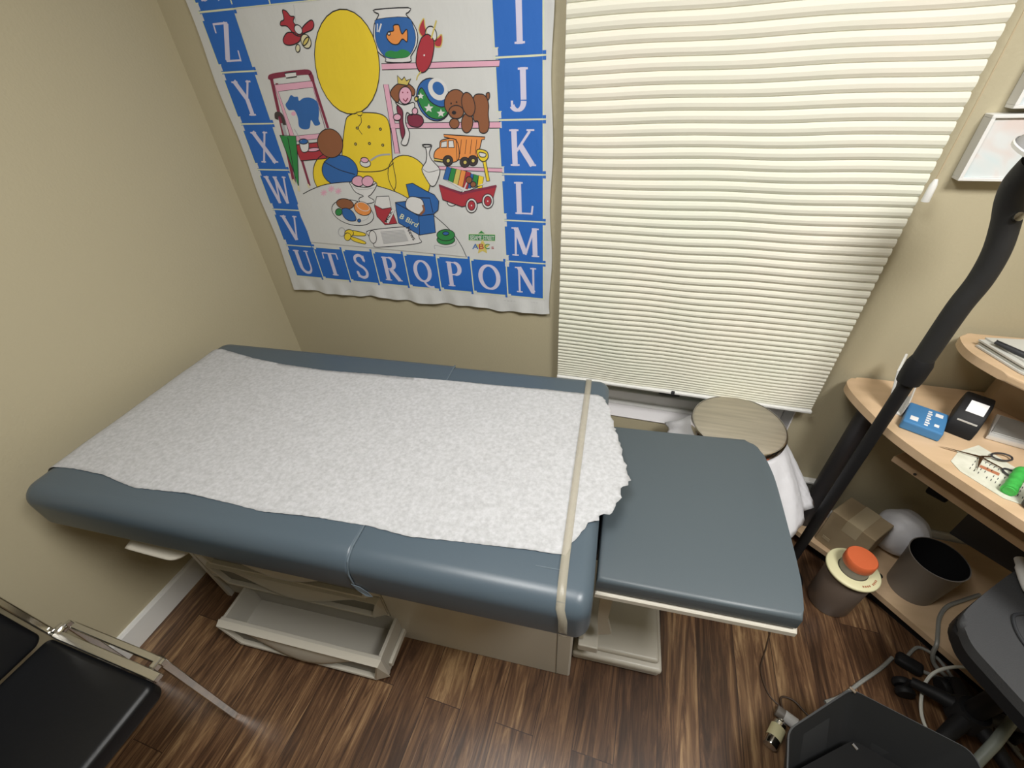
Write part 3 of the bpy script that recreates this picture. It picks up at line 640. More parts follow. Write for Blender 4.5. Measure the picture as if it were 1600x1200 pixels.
# green sign and gold star
shp(fd, [(1262, 828), (1468, 832), (1468, 884), (1262, 878)], 'green', 12, 'sep', False, .002); shp(fd, [(1335, 826), (1360, 800), (1390, 826)], 'green', 12, 'sep', False, .002)
shp(fd, [(1370 + (62 if k % 2 == 0 else 30) * math.sin(k * PI / 5), 930 - (62 if k % 2 == 0 else 30) * math.cos(k * PI / 5)) for k in range(10)], 'tan', 12, None, False)
# small writing, as filled text
def wtext(s, corners_fr, p0, p1, hpx, col, lay, bold=0.0):
    """text starting at p0, running to p1 (frame coords); hpx cap height in frame units"""
    cu = bpy.data.curves.new('txt', 'FONT'); cu.body = s; cu.size = 1; cu.offset = bold; cu.resolution_u = 3
    ob = bpy.data.objects.new('txt', cu); C.collection.objects.link(ob)
    dg = bpy.context.evaluated_depsgraph_get(); me = bpy.data.meshes.new_from_object(ob.evaluated_get(dg))
    bpy.data.objects.remove(ob); bpy.data.curves.remove(cu)
    xs = [v.co.x for v in me.vertices]; ys = [v.co.y for v in me.vertices]; w0, w1, h1 = min(xs), max(xs), max(ys)
    d = Vector((p1[0] - p0[0], p1[1] - p0[1])); n = Vector((d.y, -d.x)).normalized()
    vs = []
    for v in me.vertices:
        u = (v.co.x - w0) / (w1 - w0); q = Vector(p0) + d * u + n * (v.co.y / h1 * hpx); vs.append(corners_fr(q))
    OPS.append((lay, [[vs[i] for i in p.vertices] for p in me.polygons], col))
    bpy.data.meshes.remove(me)
wtext('SESAME STREET', fd, (1272, 871), (1460, 876), 33, 'white', 14, .01)
wtext('A', fd, (1290, 945), (1338, 945), 40, 'dblue', 14, .01); wtext('B', fd, (1342, 945), (1380, 945), 40, 'red', 14, .01); wtext('C', fd, (1385, 945), (1425, 945), 40, 'green', 14, .01); wtext('s', fd, (1438, 945), (1458, 945), 18, 'red', 14)
wtext('B Bird', fd, (722, 700), (858, 775), 38, 'sep', 17, .01)
wtext('MILK', fd, (622, 738), (676, 648), 20, 'ink', 16, .02)
wtext('News', fd, (775, 780), (830, 878), 30, 'ink', 16, .01)
for k in range(11): ln(fa, [(1218 + k * 12, 1127 + k * .8), (1226 + k * 12, 1127.6 + k * .8)], 3, 'grey', .0012, False)
pflush()
# cloth sheet itself: rippled in its free margins
SX0, SX1, SZ0, SZ1 = -1.425, -0.302, 0.856, 1.96
def shf(u, v):
    x = SX0 + (SX1 - SX0) * u; z = SZ0 + (SZ1 - SZ0) * v
    tp = .025 * v if u < .5 else 0
    out = max(0, GZ[0] - .006 - z) / .06
    out = min(1, out)
    rx = max(0, x - GX1 - .006) / .02
    e = out
    z2 = z + (.004 * math.sin(x * 17) + .003 * math.sin(x * 41)) * e + .006 * u * e
    y = PY + .0006 - (.006 * (math.sin(x * 31 + 1) * .5 + .5) + .003 * math.sin(x * 73)) * e - min(1, rx) * .002 * (1 + math.sin(z * 23))
    return (x + (.004 * math.sin(z * 19) if u in (0., 1.) else 0), y, z2)
b2 = B(); grid(b2, 150, 120, shf, pidx['cloth'])
me = bpy.data.meshes.new('tmp'); b2.to_mesh(me); b2.free(); pb.from_mesh(me)
poster = new('alphabet_wall_sheet', pb, pmats)
for p in poster.data.polygons: p.use_smooth = False
recenter(poster, (-.86, PY, .86))
tag(poster, 'white cloth alphabet poster with blue letter squares hanging on the back wall', 'poster')

# ------------------------------------------------------------------ exam table
TO = Vector((-.74, .69, 0)); TA = R_(4)
TMX = Matrix.Translation(TO) @ Matrix.Rotation(TA, 4, 'Z')
tb = root('exam_table', 'long slate-blue vinyl examination table with cream base, open drawer and pulled-out leg rest', 'examination table', TO, TA)
ZT, ZB = .82, .70
def tp(name, bm, m, smooth=False, label=None, parent=None): return new(name, bm, m, parent or tb, smooth, label)
bm = B(); pillow(bm, -.715, .2165, -.372, .352, ZB, ZT, .042, .055, .006, 7); tp('back_cushion', bm, 'vinyl', 60)
bm = B(); pillow(bm, .2175, .716, -.372, .345, ZB, ZT, .042, .006, .032, 7); seatc = tp('seat_cushion', bm, 'vinyl', 60)
bm = B(); tube(bm, [(.217, y, z) for y, z in [(-.366, .725), (-.3725, .745), (-.372, .775), (-.360, .806), (-.335, .8190), (-.31, .8195), (0, .8185), (.33, .8185)]], .0022, 6); tp('seam', bm, 'crease', True)
bm = B(); tube(bm, [(.60, -.300, .8195), (.64, -.300, .8205), (.675, -.300, .818), (.70, -.3, .81)], .0016, 6); tp('stitch_line', bm, 'crease', True, parent=seatc)
bm = B(); vs_ = [bm.verts.new(p_) for p_ in ((.212, -.3735, .738), (.232, -.3740, .733), (.246, -.3742, .716), (.252, -.3735, .698), (.240, -.3765, .702), (.224, -.3760, .720))]; bm.faces.new(vs_); o = tp('torn_flap', bm, 'crease', parent=seatc); solid(o, .0012)
# strap
bm = B()
sec = [(-.366, .690), (-.3755, .735), (-.3755, .778), (-.366, .803), (-.345, .8205), (-.322, .8235), (-.28, .8255), (-.1, .8270), (.1, .8270), (.262, .8255), (.31, .8235), (.335, .811), (.349, .785), (.3495, .735), (.34, .69)]
rw = []
for i, (y, z) in enumerate(sec):
    x = .648 + .012 * (1 - i / len(sec)) - .008 + (.006 if i < 3 else 0)
    rw.append((bm.verts.new((x, y, z)), bm.verts.new((x + .017, y, z))))
for a, b_ in zip(rw, rw[1:]): bm.faces.new((a[0], a[1], b_[1], b_[0]))
o = tp('paper_strap', bm, 'strap', True); solid(o, .0008)
# body
bm = B(); box(bm, .083, .685, -.205, .21, 0, .69, .006, 2); box(bm, -.645, .0825, -.190, .21, .0, .69, .004, 2)
body = tp('base_cabinet', bm, 'enamel')
bm = B()
box(bm, -.645, -.625, -.206, -.190, .0, .69, .002); box(bm, -.6245, .0825, -.2045, -.1905, .156, .69)
for z0 in (.155, .285, .415, .545): box(bm, -.6245, .0825, -.2065, -.1905, z0, z0 + .010, .002)
tp('face_frame', bm, 'enamel')
bm = B(); box(bm, .640, .642, -.2062, -.2045, .0, .69); tp('panel_joint', bm, 'recess')
bm = B(); box(bm, -.66, .70, -.30, .30, .672, .699, .004); tp('support_plate', bm, 'enamel')
def drawer(zb, zt, x0, x1, yf, depth, opened):
    d = bpy.data.objects.new('drawer', None); C.collection.objects.link(d); d.parent = tb
    # front: bevelled frame around a recess with a bowed pull lip
    bm = B(); t = .020
    cx = .03
    zf0, zf1 = zb, zt
    # outer chamfered frame as a ring
    o4 = [(x0, zf0), (x1, zf0), (x1, zf1), (x0, zf1)]
    i4 = [(x0 + .045, zf0 + .010), (x1 - .045, zf0 + .010), (x1 - .012, zf1 - .014), (x0 + .012, zf1 - .014)]
    mid = [(x0 + .038, zf0 + .004), (x1 - .038, zf0 + .004), (x1 - .004, zf1 - .006), (x0 + .004, zf1 - .006)]
    A = [bm.verts.new((x, yf + t, z)) for x, z in o4]; Bq = [bm.verts.new((x, yf, z)) for x, z in mid]; Cq = [bm.verts.new((x, yf + .002, z)) for x, z in i4]; D = [bm.verts.new((x, yf + .016, z)) for x, z in i4]
    for P_, Q_ in ((A, Bq), (Bq, Cq), (Cq, D)):
        for k in range(4): bm.faces.new((P_[k], P_[(k + 1) % 4], Q_[(k + 1) % 4], Q_[k]))
    bm.faces.new(A)
    o = tp('drawer_front', bm, 'enamel', False, None, d)
    bm = B(); box(bm, x0 + .012, x1 - .012, yf + .0155, yf + .0195, zf0 + .010, zf1 - .014); tp('pull_recess', bm, 'recess', False, None, o if False else d)
    # bowed lip (the pull)
    bm = B(); xc = (x0 + x1) / 2; hw = (x1 - x0) / 2 - .06
    def lip(u, v):
        s = u * 2 - 1; k = (math.cos(s * PI) * .5 + .5) ** .8
        zz0 = zf1 - .016; zz = zz0 - (.012 + (zf1 - zf0 - .045) * k) * v
        return (xc + s * hw, yf + .012 - .016 * k * math.sin(v * PI * .55), zz)
    grid(bm, 40, 8, lip); oo = tp('drawer_pull', bm, 'enamel', True, None, d); solid(oo, .003)
    if opened:
        bm = B(); yb = yf + depth; y0 = yf + t
        box(bm, x0 + .012, x1 - .012, y0, yb, zb + .006, zb + .012)
        box(bm, x0 + .004, x0 + .014, y0, yb, zb + .006, zt - .004, .002); box(bm, x1 - .016, x1 - .004, y0, yb, zb + .006, zt - .004, .002)
        box(bm, x0 + .01, x1 - .01, yb - .01, yb, zb + .006, zt - .01)
        box(bm, x0 + .002, x1 - .002, y0 - .001, y0 + .012, zb + .006, zt - .001, .003)
        tp('drawer_box', bm, 'enamel2', False, None, d)
        bm = B(); box(bm, x1 - .004, x1 + .008, y0 + .02, yb, zb + .03, zb + .055, .003); tp('drawer_rail', bm, 'enamel', False, None, d)
        bm = B(); box(bm, x0 - .008, x0 + .004, y0 + .02, yb, zb + .03, zb + .055, .003); tp('drawer_rail', bm, 'enamel', False, None, d)
    return d
drawer(.020, .152, -.490, .112, -.352, .158, True)
drawer(.168, .282, -.575, .078, -.226, .03, False)
drawer(.298, .412, -.575, .078, -.226, .03, False)
drawer(.428, .542, -.575, .078, -.226, .03, False)
# leg rest
bm = B()
outl = [(.722, -.262)] + [(q.x, q.y) for q in cat([Vector(a) for a in [(1.112, -.262), (1.128, -.18), (1.136, -.04), (1.140, .08), (1.137, .13), (1.132, .168)]], 3)] + [(1.094 + .036 * math.cos(R_(t_a)), .184 + .036 * math.sin(R_(t_a))) for t_a in (5, 28, 50, 72, 92)] + [(.73, .216)]
inn = outl
prism(bm, inn, .692, .742, .010, 4); lr = tp('leg_rest_cushion', bm, 'vinyl2', 50)
bm = B(); fo = [(x, y) for x, y in outl]
prism(bm, [(x + (.004 if x > 1.1 else 0), y + (-.004 if y < -.2 else 0)) for x, y in fo], .672, .691, .003, 1); tp('leg_rest_frame', bm, 'enamel')
bm = B(); box(bm, .686, .80, -.16, .14, .640, .671, .003); tp('slide_rail', bm, 'dark')
for y in (-.175, .14):   # curved brackets
    bm = B(); pts = [(.745, .668), (.815, .668), (.790, .60), (.775, .50), (.772, .38), (.790, .30), (.755, .28), (.745, .38), (.742, .55)]
    v0 = [bm.verts.new((x, y, z)) for x, z in pts]; v1 = [bm.verts.new((x, y + .014, z)) for x, z in pts]
    bm.faces.new(v0); bm.faces.new(v1[::-1])
    for k in range(len(pts)): bm.faces.new((v0[k], v0[(k + 1) % len(pts)], v1[(k + 1) % len(pts)], v1[k]))
    tp('support_bracket', bm, 'enamel')
bm = B(); box(bm, .686, .700, -.165, .18, .20, .64, .002); tp('end_slot_shade', bm, 'black')  # sheet coloured black to put in the slot's shade under the leg rest
bm = B(); box(bm, .7005, .716, -.165, -.150, .20, .64, .003); box(bm, .7005, .760, -.180, .18, .160, .195, .004); tp('step_guide', bm, 'enamel')
bm = B(); box(bm, .686, .962, -.150, .19, .012, .045, .008, 3); box(bm, .686, .966, -.158, .20, .046, .075, .010, 3); box(bm, .70, .955, -.14, .19, .0755, .098, .010, 3); tp('pull_out_step', bm, 'enamel', 40)
# stirrup lever
bm = B()
def lev(u, v):
    x = -.458 + .165 * u; k = math.sin(u * PI * .5)
    return (x, -.325 - .052 * (v if v < .8 else .8 + (v - .8) * .6) * (1 if u < .75 else math.sqrt(max(0.0, 1 - ((u - .75) / .25) ** 2)) * .9 + .1), .668 - .012 * v - .012 * k)
grid(bm, 16, 6, lev); o = tp('stirrup_lever', bm, 'enamel', True, 'white plastic lever under the cushion'); solid(o, .012)

# exam paper
pp = root('exam_table_paper', 'torn-edged white crepe paper sheet spread over the blue exam table', 'paper sheet', TO, TA)
po = [(-.7145, .276), (-.66, .288), (-.60, .276), (-.501, .255), (-.35, .236), (-.221, .230), (.0, .236), (.2, .243), (.428, .247), (.56, .250), (.694, .250),
      (.722, .20), (.731, .15), (.744, .095), (.757, .05), (.768, 0), (.778, -.035), (.776, -.060), (.758, -.075), (.764, -.10), (.748, -.118), (.742, -.145), (.722, -.155), (.712, -.175), (.695, -.185), (.680, -.212), (.668, -.235), (.655, -.268),
      (.56, -.272), (.42, -.282), (.328, -.291), (.22, -.283), (.1, -.286), (-.032, -.296), (-.12, -.291), (-.25, -.286), (-.40, -.297), (-.52, -.278), (-.62, -.276), (-.7145, -.284)]
fine = []
for i, p in enumerate(po):
    q = po[(i + 1) % len(po)]; n = max(1, int(math.dist(p, q) / .008)); torn = 10 <= i < 27
    for k in range(n):
        u = k / n; x, y = p[0] + (q[0] - p[0]) * u, p[1] + (q[1] - p[1]) * u
        j = .004 if torn else .0008
        fine.append((x + random.uniform(-j, j), y + random.uniform(-j, j)))
bm = B(); vs = [bm.verts.new((x, y, 0)) for x, y in fine]; bm.faces.new(vs)
for k in range(-36, 40):
    bmesh.ops.bisect_plane(bm, geom=bm.verts[:] + bm.edges[:] + bm.faces[:], plane_co=(k * .02, 0, 0), plane_no=(1, 0, 0))
for k in range(-15, 15):
    bmesh.ops.bisect_plane(bm, geom=bm.verts[:] + bm.edges[:] + bm.faces[:], plane_co=(0, k * .02, 0), plane_no=(0, 1, 0))
for v in bm.verts:
    x, y = v.co.x, v.co.y
    z = ZT + .0022 + .0008 * math.sin(x * 23 + y * 9) * math.sin(y * 31 + 1)
    if x < -.665: z -= .055 * (1 - math.sqrt(max(0, 1 - min(1, (-.665 - x) / .055) ** 2))) * .8 * .98; 
    if x > .66: z -= .010 * ((x - .66) / .12) ** 2 ; z += .0012 * math.sin(y * 60) * (x - .66) / .1
    if x < -.665: z += .0
    v.co.z = z
o = new('paper_sheet', bm, 'paper', pp, True); solid(o, .0006, 1)
pp_me = o

# ------------------------------------------------------------------ chrome chair with black cushions (left)
ch = root('side_chair', 'black padded chair with chrome frame, backed against the left wall', 'chair', (-1.2, -.13, 0))
SZ = .44
bm = B(); pillow(bm, -1.385, -1.000, -.43, .098, SZ - .055, SZ, .016, .012, .018, 5); part('seat', bm, 'blackv', ch, 60)
bm = B(); mt = rotm((-1.40, 0, .47), 'Y', 0)
b2 = B(); pillow(b2, -.02, .42, -.43, .092, -.025, .025, .02, .02, .02, 5)
bmesh.ops.transform(b2, matrix=Matrix.Translation((-1.412, 0, .455)) @ Matrix.Rotation(R_(-105), 4, 'Y'), verts=b2.verts); merge(bm, b2); part('backrest', bm, 'blackv', ch, 60)
def flatbar(bm, pts, w1, w2):
    tube(bm, pts, w1, 4, 0, True, w2 / w1)
for s, yy in ((1, .108), (-1, -.446)):
    bm = B(); box(bm, -1.375, -1.003, yy - .010, yy + .010, SZ - .012, SZ + .004, .002); part('seat_rail', bm, 'chrome', ch)
    bm = B(); box(bm, -1.35, -1.02, yy + s * .030 - .008, yy + s * .030 + .008, SZ - .012, SZ + .004, .002); part('side_rail', bm, 'chrome', ch)
    bm = B(); box(bm, -1.045, -1.028, yy + s * .008, yy + s * .040, SZ - .016, SZ + .007, .004); part('rail_joint', bm, 'chrome', ch)
    bm = B(); box(bm, -1.040, -1.030, yy + s * .030 - .009, yy + s * .030 + .009, 0, SZ - .016, .002); part('leg', bm, 'chrome', ch)
    bm = B(); box(bm, -1.40, -1.390, yy + s * .030 - .009, yy + s * .030 + .009, 0, SZ - .016, .002); part('leg', bm, 'chrome', ch)
    bm = B(); mtx = Matrix.Translation((-1.40, yy, SZ)) @ Matrix.Rotation(R_(-15), 4, 'Y')
    box(bm, -.013, .013, -.008, .008, -.02, .42, .003, 2, 0, mtx); part('back_post', bm, 'chrome', ch)
    bm = B(); lathe(bm, [(0, -.012), (.013, -.012), (.015, 0), (.013, .012), (0, .012)], (0, 0, 0), 16, 0, Matrix.Translation((-1.372, yy + s * .012, SZ)) @ Matrix.Rotation(R_(90), 4, 'X')); part('hinge_bolt', bm, 'chrome', ch, 40)

# ------------------------------------------------------------------ step bin with steel lid and white liner
bc = Vector((.372, 1.198, 0))
bn = root('waste_bin', 'round waste bin with brushed steel lid below the window', 'waste bin', bc)
bm = B(); lathe(bm, [(0, 0), (.128, 0), (.13, .01), (.132, .58), (.126, .58), (.124, .02), (0, .02)], bc); part('bin_body', bm, 'steel', bn, 40)
bm = B(); lathe(bm, [(.140, .590), (.1455, .594), (.1465, .612), (.143, .6195), (.1405, .6205)], bc, 56); part('lid_rim', bm, 'steelrim', bn, 40)
bm = B(); lathe(bm, [(0, .596), (.142, .596), (.1425, .617), (.135, .6215), (.06, .6235), (0, .624)], bc, 56); part('lid', bm, 'steel', bn, 40)
bm = B()
def liner(u, v):
    a = u * 2 * PI
    side = max(0, math.cos(a + .55)) ** 1.3           # bulges towards the desk
    left = max(0, math.cos(a - 2.75)) ** 8
    drop = .10 + .11 * side
    rr = .137 + (.118 * side * v ** .9 + .03 * v + .055 * left * v) + (.012 * math.sin(a * 11 + v * 4) + .006 * math.sin(a * 23 + v * 9)) * v
    zz = .588 - drop * v * (1 + .08 * math.sin(a * 5)) + .012 * math.sin(a * 7) * v
    x = bc.x + rr * math.cos(a); y = min(bc.y + rr * math.sin(a), 1.362)
    return (x, y, zz)
grid(bm, 96, 14, liner, 0, True)
o = part('bin_liner', bm, 'bag', bn, 60, 'white plastic bin liner'); solid(o, .002)

# ------------------------------------------------------------------ desk
dk = root('corner_desk', 'pale wood laminate computer desk with rounded end in the right corner', 'desk', (.80, 1.2, 0))
d_ = Vector((.585, -.811)); nrm = Vector((.811, .585))
top = [(q.x, q.y) for q in cat([Vector(a) for a in [(.735, 1.358), (.690, 1.352), (.664, 1.325), (.660, 1.285), (.670, 1.230), (.693, 1.155), (.722, 1.088), (.762, 1.020), (.808, .955)]], 5)]
top += [(1.20, .41), (1.52, .64), (1.90, 1.18), (1.90, 1.358)]
bm = B(); prism(bm, top, .727, .752, .006, 3); part('desktop', bm, ['deskwood'], dk, 40)
bm = B(); f0 = Vector((.791, 1.156)); tr_ = [f0, f0 + Vector((.605, -.796)) * .75, f0 + Vector((.605, -.796)) * .75 + Vector((.796, .605)) * .32, f0 + Vector((.796, .605)) * .32 ]
prism(bm, [tuple(p) for p in tr_], .600, .622, .002, 1); kt = part('keyboard_tray', bm, 'deskwood', dk)
bm = B(); lathe(bm, [(0, 0), (.004, 0), (.004, .002), (0, .002)], (0, 0, 0), 10, 0, Matrix.Translation((.828, 1.102, .612)) @ Matrix.Rotation(R_(-37), 4, 'Z') @ Matrix.Rotation(R_(90), 4, 'X')); part('tray_screw', bm, 'dark', dk)
for k in (.0, .62):
    bm = B(); a = f0 + Vector((.605, -.796)) * k + Vector((.796, .605)) * .06
    b2 = [a, a + Vector((.605, -.796)) * .02, a + Vector((.605, -.796)) * .02 + Vector((.796, .605)) * .26, a + Vector((.796, .605)) * .26]
    prism(bm, [tuple(p) for p in b2], .6225, .7265)
    part('tray_rail', bm, 'dark', dk)
low = [(q.x, q.y) for q in cat([Vector(a) for a in [(.80, 1.345), (.735, 1.350), (.703, 1.325), (.708, 1.275), (.750, 1.225), (.85, 1.145), (.935, 1.055)]], 4)]
low += [(1.157, .81), (1.30, .655), (1.62, .90), (1.85, 1.20), (1.85, 1.345)]
bm = B(); prism(bm, low, .055, .078, .003, 2); part('lower_shelf', bm, 'deskwood', dk)
bm = B(); prism(bm, [(.80, 1.31), (.80, 1.22), (.955, 1.075), (1.175, .835), (1.30, .70), (1.56, .92), (1.78, 1.2), (1.78, 1.31)], 0, .0545); part('plinth', bm, 'black', dk)
bm = B(); lathe(bm, [(.030, .0785), (.030, .7265)], (.757, 1.308, 0), 24); part('leg', bm, 'darkleg', dk, True)
bm = B(); lathe(bm, [(0, .0782), (.012, .0782), (.012, .0790), (0, .0790)], (.963, 1.124, 0), 16); part('shelf_screw_cap', bm, 'black', dk)
bm = B(); prism(bm, [(1.26, .69), (1.28, .675), (1.60, .91), (1.585, .93)], .0785, .7265); part('side_panel', bm, 'deskwood', dk)
# raised shelf with back panel
hs = Vector((.845, 1.222))
us = [(q.x, q.y) for q in cat([Vector(a) for a in [(.90, 1.345), (.862, 1.325), (.846, 1.27), (.852, 1.215), (.884, 1.140)]], 4)] + [(1.25, .63), (1.52, .83), (1.80, 1.2), (1.80, 1.345)]
bm = B(); prism(bm, us, .926, .948, .006, 3); part('raised_shelf', bm, 'deskwood', dk)
bm = B(); prism(bm, [(1.02, 1.345), (1.01, 1.30), (1.44, .72), (1.46, .735), (1.04, 1.32)], .7525, .9255); part('shelf_back_panel', bm, 'deskedge', dk)

# things on the desk
dl = math.atan2(-.811, .585)
def at_desk(cx, cy, z, ang): return Matrix.Translation((cx, cy, z)) @ Matrix.Rotation(R_(ang), 4, 'Z')
# blue carton
Z0 = .7525
bl = root('blue_carton', 'flat blue carton with white print beside the lamp pole on the desk', 'box', (.80, 1.155, Z0))
mt = at_desk(.797, 1.152, Z0, -28)
bm = B(); box(bm, -.043, .043, -.052, .052, 0, .028, .004, 2, 0, mt); part('carton', bm, 'blue', bl)
bm = B(); box(bm, -.031, -.014, -.036, -.016, .0281, .0286, 0, 2, 0, mt)
for k in range(7): box(bm, .000, .008 + .002 * (k % 2), -.040 + k * .0115, -.033 + k * .0115, .0281, .0286, 0, 2, 0, mt)
box(bm, .020, .030, -.030, -.018, .0281, .0286, 0, 2, 0, mt); box(bm, .016, .032, .020, .036, .0281, .0286, 0, 2, 0, mt)
part('printed_panel', bm, 'whitep', bl)
# black dispenser with white label
bd = root('tape_dispenser', 'black desk dispenser with a white label beside the blue carton', 'dispenser', (.90, 1.175, Z0))
mt = at_desk(.898, 1.178, Z0, -32)
bm = B(); prof = [(-.062, 0), (.062, 0), (.062, .045), (.045, .078), (.0, .082), (-.035, .060), (-.062, .030)]
b2 = B(); prism(b2, prof, -.030, .030, .005, 2)
for v in b2.verts: v.co = Vector((v.co.z, v.co.x, v.co.y))
bmesh.ops.transform(b2, matrix=mt, verts=b2.verts); merge(bm, b2); part('dispenser_body', bm, 'black', bd, 40)
bm = B(); box(bm, -.016, .020, -.030, .006, .0, .0012, 0, 2, 0, mt @ Matrix.Translation((.002, -.006, .0775)) @ Matrix.Rotation(R_(31), 4, 'X')); part('label', bm, 'whitep', bd)
bm = B(); box(bm, -.018, .022, -.052, -.048, .0405, .0445, 0, 2, 0, mt); part('cutter', bm, 'silverl', bd)
# silver case
sc = root('silver_case', 'slim silver case lying on the desk to the right of the black dispenser', 'case', (1.0, 1.17, Z0))
bm = B(); prism(bm, [(.930, 1.130), (1.035, 1.095), (1.085, 1.185), (.995, 1.232)], Z0, Z0 + .016, .004, 2); part('case_body', bm, 'silverl', sc, 40)
bm = B(); prism(bm, [(.940, 1.140), (1.030, 1.108), (1.072, 1.182), (.996, 1.220)], Z0 + .0162, Z0 + .0195, .001, 1); part('case_lid', bm, 'silver', sc)
# printed sheet, scissors, pen
sh_pts = [(.818, .985), (.812, 1.018), (.845, 1.060), (.903, 1.098), (.930, 1.06), (.965, 1.00), (.900, .905), (.872, .915)]
bm = B(); b2 = B(); prism(b2, sh_pts, Z0 + .0003, Z0 + .0012); merge(bm, b2)
random.seed(3)
for k in range(13):
    for j in range(4):
        if random.random() < .75:
            cx = .845 + k * .0075 * .75 + j * .011; cy = 1.002 - k * .0062 + j * .014
            box(bm, -.0042, .0042, -.0007, .0007, .0013, .0016, 0, 2, 1, at_desk(cx, cy, Z0, -35 + 90 * 0 + 88))
box(bm, -.018, .018, -.006, .006, .0013, .0016, 0, 2, 2, at_desk(.885, 1.005, Z0, -35))
o = recenter(new('printed_leaflet', bm, ['sheet', 'dark', 'brown']), (.88, 1.0, Z0)); tag(o, 'pale yellow printed leaflet lying under the scissors on the desk', 'leaflet')
sx = root('scissors', 'steel scissors lying open on the yellow leaflet', 'scissors', (.89, 1.04, Z0 + .002))
zs = Z0 + .0045
piv = Vector((.884, 1.046))
for tip, hd in (((.806, 1.066), (.925, 1.000)), ((.850, .990), (.925, 1.055))):
    tip = Vector(tip); hd = Vector(hd); d1 = (piv - tip).normalized(); nn = Vector((-d1.y, d1.x)) * .0042
    bm = B(); prism(bm, [tuple(tip), tuple(piv - nn), tuple(piv + nn)], zs - .0015, zs + .0008); 
    e = (hd - piv).normalized(); nn2 = Vector((-e.y, e.x)) * .003
    prism(bm, [tuple(piv - nn2), tuple(hd - e * .02 - nn2), tuple(hd - e * .02 + nn2), tuple(piv + nn2)], zs - .0015, zs + .0008)
    part('blade', bm, 'steelrim', sx)
    bm = B(); cpt = hd + e * .004
    tube(bm, [(cpt.x + e.x * .022 * math.cos(a) - e.y * .013 * math.sin(a), cpt.y + e.y * .022 * math.cos(a) + e.x * .013 * math.sin(a), zs + .001) for a in [2 * PI * k / 24 for k in range(25)]], .0022, 6); part('finger_loop', bm, 'darkleg', sx, True)
    zs += .0026
# green roll
gr = root('green_roll', 'bright green plastic roll at the right end of the leaflet', 'roll', (.91, .965, Z0))
bm = B(); a, b_ = Vector((.880, .928, Z0 + .014)), Vector((.945, 1.010, Z0 + .014))
tube(bm, [a.lerp(b_, k / 12) for k in range(13)], [.010, .0135, .0135, .012, .0135, .013, .0115, .0135, .0135, .012, .0135, .013, .010], 14); part('roll', bm, 'green', gr, 50)
bm = B(); tube(bm, [a.lerp(b_, .02), a.lerp(b_, .1)], .0142, 14); part('roll_end', bm, 'green', gr, 50)
# black device at the desk edge
bk = root('black_device', 'black box-shaped device at the front desk edge past the green roll', 'device', (.99, .88, Z0))
mt = at_desk(.968, .872, Z0, -54)
bm = B(); box(bm, -.07, .09, -.045, .06, 0, .075, .010, 3, 0, mt); part('housing', bm, 'dark', bk, 40)
bm = B(); box(bm, -.055, .075, -.030, .045, .0752, .078, .002, 1, 0, mt); part('top_plate', bm, 'black', bk)
# brochure holder (acrylic) behind the lamp pole
hb = root('brochure_holder', 'white brochure holder standing on the desk behind the lamp pole', 'holder', (.775, 1.21, Z0))
mt = at_desk(.757, 1.243, Z0, 62)
bm = B(); box(bm, -.055, .055, -.003, .003, 0, .135, .001, 1, 0, mt @ Matrix.Rotation(R_(-12), 4, 'X')); box(bm, -.055, .055, -.030, .004, 0, .004, 0, 1, 0, mt); part('back_plate', bm, 'fog', hb)
bm = B(); box(bm, -.055, .055, -.032, -.029, 0, .05, .001, 1, 0, mt); part('front_lip', bm, 'fog', hb)
bm = B(); box(bm, -.048, .048, -.010, -.004, .005, .12, 0, 1, 0, mt @ Matrix.Rotation(R_(-10), 4, 'X')); part('leaflets', bm, 'whitep', hb)
# papers and pen on raised shelf
ZU = .9485
bm = B()
random.seed(5)
base = [(.868, 1.265), (.905, 1.150), (1.02, .985), (1.13, 1.08), (1.0, 1.28)]
for k in range(5):
    ox, oy = random.uniform(-.006, .006), random.uniform(-.006, .006)
    prism(bm, [(x + ox + k * .003, y + oy + k * .003) for x, y in base], ZU + .001 + k * .0045, ZU + .005 + k * .0045)
o = recenter(new('paper_stack', bm, 'silverl'), (.95, 1.15, ZU)); tag(o, 'low stack of pale papers on the raised desk shelf', 'paper stack')
o.data.materials[0] = mat('loose paper', (0.50, 0.50, 0.46), .8)
pn = root('grey_pen', 'dark grey pen lying on the paper stack of the raised shelf', 'pen', (.95, 1.18, ZU + .03))
bm = B(); a, b_ = Vector((.888, 1.245, ZU + .029)), Vector((.985, 1.09, ZU + .029)); tube(bm, [a.lerp(b_, k / 6) for k in range(7)], [.004, .006, .006, .0045, .0045, .004, .0015], 10); part('barrel', bm, 'dark', pn, True)
bm = B(); tube(bm, [a + Vector((0, 0, .006)), a.lerp(b_, .4) + Vector((0, 0, .007))], .0014, 6); part('clip', bm, 'darkleg', pn)
bx = root('white_notepad', 'white notepad beside the dark pen on the raised shelf', 'notepad', (.99, 1.13, ZU + .024))
bm = B(); prism(bm, [(.925, 1.150), (1.01, 1.02), (1.045, 1.045), (.955, 1.175)], ZU + .0235, ZU + .0305, .001, 1); part('pages', bm, 'sheet', bx)
bm = B(); box(bm, -.002, .002, -.022, .022, .0306, .0325, 0, 1, 0, Matrix.Translation((.94, 1.162, ZU)) @ Matrix.Rotation(R_(35), 4, 'Z') @ Matrix.Rotation(0, 4, 'X')); part('binding', bm, 'fog', bx)

